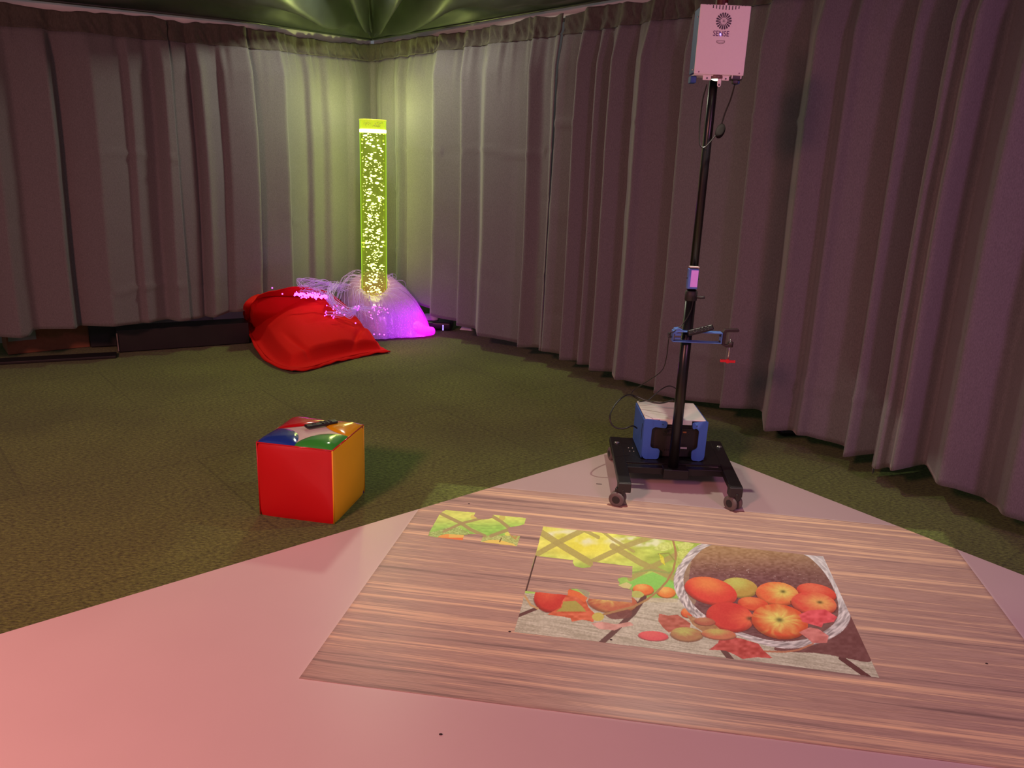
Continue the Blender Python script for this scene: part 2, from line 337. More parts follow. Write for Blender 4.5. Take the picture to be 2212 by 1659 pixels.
# canopy: dark tarpaulin rising from the rails to a peak
def canopy():
    ap = np.array([-.6, 2.4, 4.15]); mb = MB(); corner = np.array([-1.5, 8.06])
    pts = []
    for path in (PL, PR):
        t = np.linspace(0, path.len, 420 if path is PL else 520); b = path.at(t); nr = path.normal(t)
        e = b.copy(); e[:, :2] += nr*.03; e[:, 2] += .058; pts.append(e[:-1] if path is PL else e)
    e = np.concatenate(pts); n = len(e); m = 150; T = (np.linspace(0, 1, m)**1.5)[None, :, None]
    P = e[:, None, :]*(1-T)+ap[None, None, :]*T
    dx = P[..., 0]-corner[0]; dy = P[..., 1]-corner[1]; r = np.hypot(dx, dy); a = np.arctan2(dy, dx)
    u = T[..., 0]; wr = np.clip(u*22, 0, 1)
    fan = (vnoise(a*8, r*.8, 2)-.5)*.30*np.exp(-((r-.9)/1.2)**2)*np.clip(r/.5, 0, 1) + (vnoise(a*22, r*1.2, 6)-.5)*.05*np.exp(-r/1.4)
    arc = np.arange(n)[:, None]*.018
    gen = (vnoise(arc*1.6+u*3, u*9, 4)-.5)*.10 + (vnoise(arc*3, u*12+arc, 8)-.5)*.012
    sag = -.16*np.sin(np.pi*np.clip(u*2.2, 0, 1))*np.clip(r/2.5, 0, 1)
    P[..., 2] += (fan+gen+sag)*wr
    mt = mat('dark_tarpaulin', (.060, .074, .062), .33, noise=.2, nscale=7, bump=.1, spec=.6)
    # lower border strip
    o = grid(P).build('ceiling', mt, smooth=True, solid=.003, fix=False); struct(o)
    # piping cord along the canopy edge
    t = [tuple(v) for v in e[::6]]
    c = MB().tube([Vector(v)+Vector((0, 0, -.004)) for v in t], .010, 8).build('canopy_edge', mt, o, smooth=True); c['label'] = 'black piped canopy edge'
canopy()

# ------------------------------------------------------------------ pale vinyl floor mat
mvin = mat('pale_vinyl', (.80, .675, .65), .38, noise=.02, nscale=3, spec=.45)
ML, MCN, MR = G(0, 1372), G(1437, 942), G(2212, 1245)
dl = (ML-MCN).normalized(); dr = (MR-MCN).normalized(); a = MCN; p1 = MCN+dl*6.2; p2 = MCN+dr*6.0; p3 = p1+dr*6.0
mo = MB().prism([(a.x, a.y), (p1.x, p1.y), (p3.x, p3.y), (p2.x, p2.y)], .0, .005, 'Z').build('floor_mat', mvin, bevel=.002)
tag(mo, 'large pale vinyl floor mat laid over the green carpet, its corner under the projector stand', 'mat')
# dirt specks on the mat
sp = mat('dirt', (.03, .02, .02), .9, noise=0)
db = MB()
for x, y in ((952, 1587), (1013, 1089), (1101, 1365), (2131, 1434), (1320, 1383)):
    g = G(x, y, .0052); db.sphere(g+Vector((0, 0, .0015)), .0045, 8, 5, (1.2, .8, .5))
g0 = G(1288, 1045, .006); g1 = G(1300, 1046, .006); db.tube([g0, g1], .0015, 6)
d = db.build('dirt_specks', sp); d['kind'] = 'stuff'; tag(d, 'tiny dark crumbs scattered on the pale floor mat', 'dirt')

# ------------------------------------------------------------------ projected puzzle, the beam's image painted as surface colour
def clip(poly, a, d, side):
    nx, ny = -d.y, d.x
    f = lambda p: ((p[0]-a.x)*nx+(p[1]-a.y)*ny)*side-.004
    out = []
    for i in range(len(poly)):
        p, q = poly[i], poly[(i+1) % len(poly)]; fp, fq = f(p), f(q)
        if fp >= 0: out.append(p)
        if (fp >= 0) != (fq >= 0): t = fp/(fp-fq); out.append((p[0]+(q[0]-p[0])*t, p[1]+(q[1]-p[1])*t))
    return out
poly = list(WQ); inside = Vector((.7, 2.6))
for d in (dl, dr):
    sd = 1 if ((inside.x-MCN.x)*(-d.y)+(inside.y-MCN.y)*d.x) > 0 else -1
    poly = clip(poly, MCN, d, sd)
def wood_mat():
    m = bpy.data.materials.new('painted_beam_wood'); m.use_nodes = True; nt = m.node_tree; N = nt.nodes; L = nt.links; b = N['Principled BSDF']
    tc = N.new('ShaderNodeTexCoord'); mp = N.new('ShaderNodeMapping'); mp.inputs['Rotation'].default_value = (0, 0, math.radians(7.4)); L.new(tc.outputs['Object'], mp.inputs[0])
    mp2 = N.new('ShaderNodeMapping'); mp2.inputs['Scale'].default_value = (.16, 9, 1); L.new(mp.outputs[0], mp2.inputs[0])
    n1 = N.new('ShaderNodeTexNoise'); n1.inputs['Scale'].default_value = 3.2; n1.inputs['Detail'].default_value = 7; n1.inputs['Roughness'].default_value = .62; L.new(mp2.outputs[0], n1.inputs['Vector'])
    mp3 = N.new('ShaderNodeMapping'); mp3.inputs['Scale'].default_value = (1.2, 60, 1); L.new(mp.outputs[0], mp3.inputs[0])
    n2 = N.new('ShaderNodeTexNoise'); n2.inputs['Scale'].default_value = 5; n2.inputs['Detail'].default_value = 3; L.new(mp3.outputs[0], n2.inputs['Vector'])
    ad = N.new('ShaderNodeMath'); ad.operation = 'MULTIPLY_ADD'; L.new(n2.outputs[0], ad.inputs[0]); ad.inputs[1].default_value = .26; L.new(n1.outputs[0], ad.inputs[2])
    r = N.new('ShaderNodeValToRGB'); e = r.color_ramp.elements; e[0].position = .40; e[0].color = (.20, .125, .12, 1); e[1].position = .82; e[1].color = (.86, .56, .36, 1)
    k = e.new(.52); k.color = (.34, .22, .20, 1); k = e.new(.58); k.color = (.52, .34, .29, 1); k = e.new(.63); k.color = (.38, .24, .215, 1); k = e.new(.70); k.color = (.62, .41, .31, 1)
    L.new(ad.outputs[0], r.inputs[0]); L.new(r.outputs[0], b.inputs['Base Color']); b.inputs['Roughness'].default_value = .4; b.inputs['Specular IOR Level'].default_value = .35
    return m
cen = (0.72, 2.7, .0052)
pz = thing('painted_projection', 'projected jigsaw picture of apples on a brown wood-grain ground, painted as colour on the pale floor mat', 'projection', cen)
MB().prism(poly, .0052, .0062, 'Z').build('wood_background', wood_mat(), pz)

# painter: colours evaluated at the grid points of the picture
def inpoly(X, Y, poly):
    r = np.zeros(X.shape, bool); n = len(poly); j = n-1
    for i in range(n):
        xi, yi = poly[i]; xj, yj = poly[j]
        if yi != yj:
            c = ((yi > Y) != (yj > Y)) & (X < (xj-xi)*(Y-yi)/(yj-yi)+xi); r ^= c
        j = i
    return r
def cr(pts, n=6, closed=True):
    p = [np.array(q, float) for q in pts]; m = len(p); out = []
    for i in range(m):
        a, b, c, d = p[(i-1) % m], p[i], p[(i+1) % m], p[(i+2) % m]
        for k in range(n):
            t = k/n; out.append(tuple(.5*((2*b)+(c-a)*t+(2*a-5*b+4*c-d)*t*t+(3*b-a-3*c+d)*t**3)))
    return out
def seg(X, Y, pts):
    D = np.full(X.shape, 1e9)
    for (x0, y0), (x1, y1) in zip(pts[:-1], pts[1:]):
        dx, dy = x1-x0, y1-y0; t = np.clip(((X-x0)*dx+(Y-y0)*dy)/(dx*dx+dy*dy), 0, 1); D = np.minimum(D, np.hypot(X-x0-t*dx, Y-y0-t*dy))
    return D
def put(c, mask, col, a=1.0):
    col = np.asarray(col, float); w = (mask.astype(float)*a)[..., None]; c[:] = c*(1-w)+col*w
def sm(v, a, b): t = np.clip((v-a)/(b-a), 0, 1); return t*t*(3-2*t)
def apple(c, X, Y, cx, cy, rx, ry, rot, c0, c1, stem=None, grow=1, streak=.25, seed=0, clipm=None):
    a = math.radians(rot); u = ((X-cx)*math.cos(a)+(Y-cy)*math.sin(a))/rx; v = (-(X-cx)*math.sin(a)+(Y-cy)*math.cos(a))/ry
    r = np.hypot(u, v); mk = r < 1
    if clipm is not None: mk &= clipm
    sx, sy = stem if stem else (-.2, -.5)
    streak = streak*.75
    ang = np.arctan2(v-sy, u-sx); d = np.hypot(u-sx, v-sy)
    t = np.clip(sm(d, .1, 1.1)+(vnoise(ang*6+seed+3*vnoise(u*2, v*2, seed), d*3.5, seed)-.5)*streak*2, 0, 1)
    col = np.array(c0)[None, None]*(1-t[..., None])+np.array(c1)[None, None]*t[..., None]
    col = col*(1.0-.30*sm(r, .72, 1.0)*sm(v, -.4, .9))[..., None]
    if stem: col = col*(1-.65*np.exp(-(d/.13)**2))[..., None]+np.array((90, 95, 40))*(.3*np.exp(-(d/.2)**2))[..., None]
    put(c, (r < 1.05) & (r > .9) & (v > 0) & (mk | (r >= 1)) & ((clipm if clipm is not None else True)), (95, 30, 35), .5)
    w = mk[..., None]; c[:] = np.where(w, col, c)
def paint_main(X, Y):
    c = np.zeros(X.shape+(3,)); n1 = vnoise(X/70, Y/40, 1); n2 = vnoise(X/24, Y/13, 2); n3 = vnoise(X/8, Y/6, 3)
    # sunny garden
    top = np.array((238, 232, 110)); gr = np.array((178, 200, 85)); lo = np.array((140, 195, 88))
    t = sm(X, 500, 1000)[..., None]; c[:] = top*(1-t)+gr*t; t = sm(Y-.12*X, 180, 330)[..., None]; c[:] = c*(1-t*.8)+lo*t*.8
    c += ((n1-.5)*50+(n2-.5)*26)[..., None]*np.array((1, 1, .6))
    put(c, np.exp(-(((X-520)/110)**2+((Y-215)/50)**2)) > 0, (250, 235, 60), 1)if False else None
    w = np.exp(-(((X-480)/170)**2+((Y-210)/60)**2))[..., None]; c[:] = c*(1-.75*w)+np.array((246, 232, 70))*.75*w
    for bx, by, rx, ry in ((500, 185, 55, 25), (650, 180, 60, 24), (400, 125, 80, 18), (880, 190, 55, 24), (790, 200, 45, 20), (290, 140, 30, 16), (740, 165, 40, 14), (930, 215, 30, 14)):
        w = np.clip(1.25-np.hypot((X-bx)/rx, (Y-by)/ry)+(n2-.5)*.8, 0, 1)[..., None]; c[:] = c*(1-.8*w)+np.array((244, 240, 215))*.8*w
    for pts, wd in ((((150, 290), (300, 205), (520, 95)), 15), (((215, 120), (380, 225), (540, 320)), 18), (((520, 300), (700, 215), (880, 150)), 15), (((640, 210), (800, 305), (1010, 400)), 17),
                    (((740, 395), (870, 325), (1010, 255)), 15), (((560, 110), (640, 170), (760, 240)), 8), (((480, 120), (560, 160)), 10)):
        D = seg(X, Y, pts); put(c, D < wd, (178, 160, 92), .85)
    put(c, seg(X, Y, ((720, 365), (860, 345), (1000, 370))) < 5, (150, 165, 90), .8)
    put(c, inpoly(X, Y, [(725, 425), (790, 385), (870, 358), (940, 390), (1000, 430), (1000, 452), (900, 455), (760, 450)]), (142, 212, 92)); c += 0
    # planks
    pl = (Y > 478+.035*(X-150)) & (X < 2300); base = np.array((192, 182, 164)); g = ((vnoise(X/90, (Y-.16*X)/5, 5)-.5)*46+(n3-.5)*22)
    put(c, pl, base); c[pl] += g[pl][:, None]*np.array((1, 1, 1.05))
    put(c, pl & (Y < 530) & (X > 740) & (X < 1010), (205, 190, 150), .5)
    for pts, wd in ((((90, 612), (230, 555), (300, 520)), 9), (((575, 762), (640, 705), (760, 590), (820, 500)), 15), (((1262, 790), (1320, 862)), 15), (((1940, 845), (2100, 960)), 14), (((690, 590), (760, 540)), 26)):
        put(c, seg(X, Y, pts) < wd, (98, 55, 55))
    # shade right of the basket
    sh = inpoly(X, Y, cr([(1990, 600), (2070, 760), (2110, 865), (1980, 850), (1820, 820), (1560, 800), (1700, 720)])); put(c, sh, (118, 70, 70)); c[sh] += ((n2-.5)*20)[sh][:, None]
    # leaves and lanterns left of basket
    apple(c, X, Y, 815, 458, 60, 33, 5, (246, 176, 92), (235, 112, 55), streak=.2, seed=1)
    apple(c, X, Y, 945, 474, 54, 32, 5, (248, 190, 100), (238, 130, 60), streak=.2, seed=2)
    apple(c, X, Y, 1065, 590, 36, 28, 5, (240, 140, 80), (226, 90, 50), seed=3)
    put(c, inpoly(X, Y, cr([(750, 470), (790, 465), (820, 485), (800, 502), (760, 500)])), (190, 190, 100))
    put(c, inpoly(X, Y, [(672, 432), (720, 415), (752, 430), (735, 455), (700, 452)]), (216, 205, 135))
    # basket
    outer = cr([(1160, 192), (1050, 268), (998, 360), (990, 440), (1030, 530), (1100, 610), (1220, 672), (1360, 722), (1500, 772), (1620, 792), (1740, 782), (1860, 745), (1950, 690), (1994, 610), (1965, 500), (1905, 380), (1840, 270), (1800, 240), (1700, 200), (1400, 160)], 5)
    inner = cr([(1200, 205), (1095, 285), (1048, 370), (1050, 445), (1085, 520), (1150, 590), (1260, 650), (1390, 705), (1520, 742), (1620, 752), (1720, 742), (1820, 708), (1900, 650), (1925, 585), (1915, 500), (1865, 390), (1790, 300), (1720, 255), (1600, 225), (1400, 200)], 5)
    rim = inpoly(X, Y, outer); inn = inpoly(X, Y, inner)
    ang = np.arctan2((Y-490)*1.6, X-1470); rad = np.hypot(X-1470, (Y-490)*1.6)
    st = vnoise(ang*16+rad/55, rad/7.5, 7); put(c, rim, (196, 182, 186)); c[rim] += ((st-.5)*125)[rim][:, None]
    t = sm(X*.4+Y, 640, 1050)[..., None]*0+sm(Y, 210, 420)[..., None]; ic = np.array((168, 128, 92))*(1-t)+np.array((112, 66, 70))*t
    ic = ic+((vnoise(X/16, Y/7, 9)-.5)*34)[..., None]; tr = sm(X, 1500, 1850)[..., None]; ic = ic*(1-.25*tr)+np.array((150, 120, 95))*.25*tr
    c[inn] = ic[inn]
    fl = (vnoise(X/9, Y/5, 21) > .93) & inn & (Y > 300) & (Y < 420); put(c, fl, (205, 180, 175), .7)
    put(c, inn & (seg(X, Y, ((1060, 300), (1048, 400), (1090, 520))) < 26), (190, 175, 130), .45)
    put(c, rim & ~inn & (Y < 560) & (X > 1650), (222, 214, 218), .45)
    # apples
    R = (226, 62, 52); O = (238, 130, 70); Yl = (228, 205, 105)
    apple(c, X, Y, 1362, 447, 105, 57, 8, (200, 195, 95), (190, 150, 70), seed=4)
    apple(c, X, Y, 1800, 475, 115, 50, 12, (236, 110, 80), (222, 70, 55), seed=5)
    apple(c, X, Y, 1200, 466, 152, 76, 14, O, R, seed=6, streak=.12)
    apple(c, X, Y, 1578, 482, 122, 68, 6, (232, 200, 100), (236, 105, 62), (.25, -.25), seed=7)
    apple(c, X, Y, 1440, 540, 88, 40, 8, (240, 130, 75), (224, 75, 50), seed=8)
    apple(c, X, Y, 1786, 538, 130, 66, 8, (240, 165, 95), (230, 80, 65), (.25, -.2), seed=9)
    apple(c, X, Y, 1308, 615, 136, 84, 10, (240, 100, 70), (214, 52, 48), (.82, -.15), seed=10, streak=.3)
    apple(c, X, Y, 1592, 640, 162, 98, 10, (240, 215, 110), (228, 85, 50), (-.02, -.10), seed=11, streak=.38)
    # pink leaves on the basket
    for pts, col in (([(1700, 600), (1760, 575), (1850, 570), (1918, 612), (1900, 640), (1840, 650), (1830, 672), (1770, 655), (1720, 640)], (232, 82, 92)),
                     ([(1700, 700), (1760, 672), (1810, 680), (1870, 720), (1860, 760), (1780, 762), (1750, 735)], (214, 122, 118))):
        mk = inpoly(X, Y, pts); put(c, mk, col); c[mk] += ((n2-.5)*40)[mk][:, None]
    put(c, seg(X, Y, ((1780, 765), (1700, 800), (1620, 812), (1500, 808))) < 5, (190, 120, 90))
    # left apples behind the missing piece
    cm = Y > 452+.05*(X-180)
    apple(c, X, Y, 292, 505, 98, 84, 0, (232, 90, 62), (206, 48, 42), seed=12, streak=.15, clipm=cm)
    apple(c, X, Y, 640, 530, 140, 62, 4, (226, 190, 105), (196, 100, 70), seed=13, streak=.5, clipm=cm)
    put(c, inpoly(X, Y, cr([(600, 590), (700, 570), (750, 580), (735, 615), (640, 625)])), (120, 62, 60), .9)
    lf = inpoly(X, Y, [(268, 600), (345, 555), (355, 522), (385, 480), (392, 452), (440, 468), (480, 500), (505, 560), (548, 602), (530, 642), (470, 628), (410, 640), (400, 618), (320, 606)]); put(c, lf, (216, 96, 62)); c[lf] += ((n2-.5)*50)[lf][:, None]
    put(c, inpoly(X, Y, [(318, 582), (350, 560), (360, 525), (430, 520), (470, 555), (490, 582)]), (172, 168, 76), .9)
    put(c, inpoly(X, Y, [(386, 455), (450, 470), (500, 505), (480, 530), (440, 500), (385, 490)]), (236, 110, 60), .9)
    put(c, inpoly(X, Y, [(440, 452), (470, 450), (508, 470), (505, 508), (480, 490)]), (165, 150, 130), .9)
    put(c, ((X-558)/34)**2+((Y-612)/24)**2 < 1, (208, 190, 90))
    for pts, col in (([(518, 650), (580, 640), (660, 655), (740, 640), (762, 660), (690, 672), (650, 690), (560, 680)], (222, 160, 150)),
                     ([(905, 593), (955, 605), (1010, 600), (1085, 650), (1080, 675), (1010, 685), (960, 702), (925, 670), (900, 635)], (186, 92, 76)),
                     ([(1060, 600), (1120, 620), (1220, 655), (1250, 680), (1160, 700), (1100, 660)], (176, 124, 84)),
                     ([(1190, 800), (1240, 760), (1250, 732), (1330, 728), (1370, 735), (1470, 765), (1500, 805), (1552, 848), (1460, 842), (1380, 852), (1330, 825), (1285, 805), (1230, 800)], (196, 70, 66))):
        mk = inpoly(X, Y, pts); put(c, mk, col); c[mk] += ((n2-.5)*46)[mk][:, None]
    for cx, cy, rx, ry, c0, c1 in ((1062, 713, 92, 42, (196, 190, 100), (180, 120, 80)), (1245, 712, 98, 32, (200, 180, 96), (206, 110, 80)), (872, 722, 86, 29, (240, 100, 100), (232, 78, 90)), (1165, 640, 60, 24, (196, 130, 90), (180, 90, 70))):
        apple(c, X, Y, cx, cy, rx, ry, 4, c0, c1, seed=cx, streak=.3)
    # vine
    vine = [(590, 598), (680, 575), (760, 555), (840, 512), (900, 465), (950, 410), (985, 350), (1000, 280), (998, 230), (985, 180)]
    put(c, seg(X, Y, vine) < 6, (176, 130, 84)); put(c, seg(X, Y, ((140, 490), (175, 545), (215, 565))) < 6, (205, 160, 110)); put(c, seg(X, Y, ((1000, 300), (960, 250), (900, 255))) < 3.5, (150, 150, 70))
    for pts, col in (([(905, 250), (930, 270), (940, 320), (915, 300)], (225, 215, 60)), ([(1010, 240), (1060, 225), (1075, 245), (1040, 285), (1010, 275)], (206, 214, 110)), ([(870, 230), (920, 190), (975, 185), (980, 225), (930, 240)], (212, 220, 120)),
                     ([(1005, 200), (1060, 185), (1105, 200), (1080, 225), (1020, 230)], (216, 224, 125)), ([(1010, 280), (1040, 290), (1020, 320), (1000, 300)], (180, 190, 90))):
        mk = inpoly(X, Y, pts); put(c, mk, col, .9); c[mk] += ((n3-.5)*26)[mk][:, None]
    c += ((n3-.5)*8)[..., None]
    c = c*.90+np.array((198, 168, 166))*.10  # pinkish haze mixed into the painted picture's colours
    return np.clip(c, 0, 255)
MAINQ = [(245, 97), (1190, 200), (1840, 268), (2160, 960), (2075, 948), (580, 757), (80, 700)]
HOLE = [(205, 266), (415, 290), (412, 305), (425, 325), (470, 336), (515, 330), (530, 318), (530, 300), (752, 325), (750, 388), (735, 390), (700, 386), (672, 392), (668, 404), (680, 418), (672, 435), (700, 448), (722, 452), (750, 460), (750, 530), (508, 507), (510, 472), (480, 455), (440, 452), (395, 452), (385, 462), (385, 488), (190, 468), (148, 464)]
def paint_piece(X, Y):
    c = np.zeros(X.shape+(3,)); n2 = vnoise(X/60, Y/25, 31); n3 = vnoise(X/18, Y/9, 32)
    t = sm(Y, 380, 640)[..., None]; c[:] = np.array((226, 228, 118))*(1-t)+np.array((162, 206, 98))*t
    c += ((n2-.5)*30)[..., None]*np.array((1, 1, .6))
    lowm = inpoly(X, Y, [(600, 590), (800, 575), (980, 660), (1000, 700), (330, 740), (330, 660), (450, 650)]); put(c, lowm, (176, 186, 118), .8); c[lowm] += ((n3-.5)*60)[lowm][:, None]
    mk = inpoly(X, Y, [(1165, 820), (1215, 712), (1800, 715), (1760, 900)]); put(c, mk, (188, 192, 120)); c[mk] += ((n3-.5)*50)[mk][:, None]
    for pts, wd in ((((480, 340), (860, 520), (1010, 620), (1230, 720)), 26), (((580, 650), (860, 520), (1180, 440)), 20), (((1330, 395), (1480, 480), (1640, 610)), 26), (((1330, 720), (1640, 610)), 26)):
        put(c, seg(X, Y, pts) < wd, (176, 150, 106), .92)
    put(c, seg(X, Y, ((950, 530), (1250, 570), (1500, 550))) < 6, (150, 185, 90), .7)
    mk = inpoly(X, Y, [(470, 745), (540, 705), (640, 690), (905, 705), (885, 795)]); put(c, mk, (242, 160, 84)); put(c, mk & (Y > 750), (236, 112, 70), .8); put(c, mk & (X > 660) & (Y < 748), (238, 205, 110), .7)
    mk = inpoly(X, Y, [(1165, 820), (1300, 785), (1480, 785), (1700, 850), (1740, 890)]); put(c, mk, (240, 205, 110))
    put(c, seg(X, Y, ((1470, 810), (1495, 760))) < 11, (120, 95, 60), .8); put(c, ((X-1600)/50)**2+((Y-690)/30)**2 < 1, (228, 222, 110)); put(c, seg(X, Y, ((1640, 700), (1720, 765), (1760, 700))) < 14, (200, 140, 90), .7)
    put(c, ((X-1050)/45)**2+((Y-415)/35)**2 < 1, (226, 190, 110), .7); put(c, ((X-1510)/50)**2+((Y-430)/45)**2 < 1, (206, 180, 100), .7)
    return np.clip(c, 0, 255)
PIECE = [(555, 335), (612, 305), (1085, 348), (1062, 398), (1085, 420), (1130, 446), (1210, 457), (1290, 450), (1345, 432), (1345, 400), (1372, 383), (1895, 435), (1862, 535), (1780, 560), (1690, 576), (1620, 585), (1600, 620), (1615, 665), (1660, 710), (1797, 720), (1745, 885), (1165, 817), (1205, 725), (1190, 700), (1100, 690), (1000, 692), (905, 710), (880, 792), (470, 743), (328, 722), (350, 650), (400, 560), (500, 380)]
def decal(name, quad, box, scale, org, painter, maskf, z, nx, ny, label):
    # quad: corner pixels in its own drawing space, used to place the picture on the floor in metres
    q = [G(org[0]+x/scale, org[1]+y/scale, z) for x, y in quad]
    u = np.linspace(0, 1, nx)[:, None]; v = np.linspace(0, 1, ny)[None, :]
    # world axes rectangle covering the picture
    Q = np.array([tuple(a) for a in q]); A, B, D = Q[0], Q[1], Q[3]
    P = (Q[0]*(1-u[..., None])*(1-v[..., None])+Q[1]*u[..., None]*(1-v[..., None])+Q[2]*u[..., None]*v[..., None]+Q[3]*(1-u[..., None])*v[..., None])
    px, py = proj(P); X = (px-org[0])*scale; Y = (py-org[1])*scale
    mk = maskf(X, Y); col = painter(X, Y)/255.0; col = np.where(col <= .04045, col/12.92, ((col+.055)/1.055)**2.4)
    idx = -np.ones((nx, ny), int); fm = mk[:-1, :-1] & mk[1:, :-1] & mk[1:, 1:] & mk[:-1, 1:]
    used = np.zeros((nx, ny), bool); used[:-1, :-1] |= fm; used[1:, :-1] |= fm; used[1:, 1:] |= fm; used[:-1, 1:] |= fm
    idx[used] = np.arange(used.sum()); V = P[used]-np.array(cen)
    ii, jj = np.nonzero(fm); faces = np.stack([idx[ii, jj], idx[ii, jj+1], idx[ii+1, jj+1], idx[ii+1, jj]], 1)
    me = bpy.data.meshes.new(name); me.from_pydata(V.tolist(), [], faces.tolist())
    at = me.color_attributes.new('picture', 'FLOAT_COLOR', 'POINT'); cc = np.ones((len(V), 4)); cc[:, :3] = col[used]; at.data.foreach_set('color', cc.ravel())
    m = bpy.data.materials.new(name+'_colours'); m.use_nodes = True; N = m.node_tree.nodes; L = m.node_tree.links; b = N['Principled BSDF']
    a = N.new('ShaderNodeVertexColor'); a.layer_name = 'picture'
    s = N.new('ShaderNodeVectorMath'); s.operation = 'MULTIPLY'; s.inputs[1].default_value = PICT; L.new(a.outputs[0], s.inputs[0]); L.new(s.outputs[0], b.inputs['Base Color'])
    b.inputs['Roughness'].default_value = .4; b.inputs['Specular IOR Level'].default_value = .35
    me.materials.append(m); o = bpy.data.objects.new(name, me); COL.objects.link(o); o.parent = pz; o['label'] = label
    return o
PICT = (1.0, 1.15, 1.15)
decal('puzzle_picture', [(240, 90), (1840, 262), (2175, 985), (60, 705)], None, 2212/840, (1080, 1100), paint_main,
      lambda X, Y: inpoly(X, Y, MAINQ) & ~inpoly(X, Y, HOLE), .0066, 760, 340, 'painted image of the projected puzzle of red apples in a basket with one gap')
decal('puzzle_piece', [(560, 290), (1920, 420), (1770, 900), (300, 750)], None, 2212/300, (880, 1060), paint_piece, lambda X, Y: inpoly(X, Y, PIECE), .0066, 300, 160, 'green jigsaw piece of the projected image, painted left of the picture')
ol = MB(); a_, b_ = G(1080+205/2.633, 1100+266/2.633, .0066), G(1080+148/2.633, 1100+464/2.633, .0066); ol.tube([a_, b_], .003, 6); ol.build('slot_outline', mat('slot_line', (.10, .04, .04), .5, noise=0), pz)['label'] = 'dark outline of the empty slot'

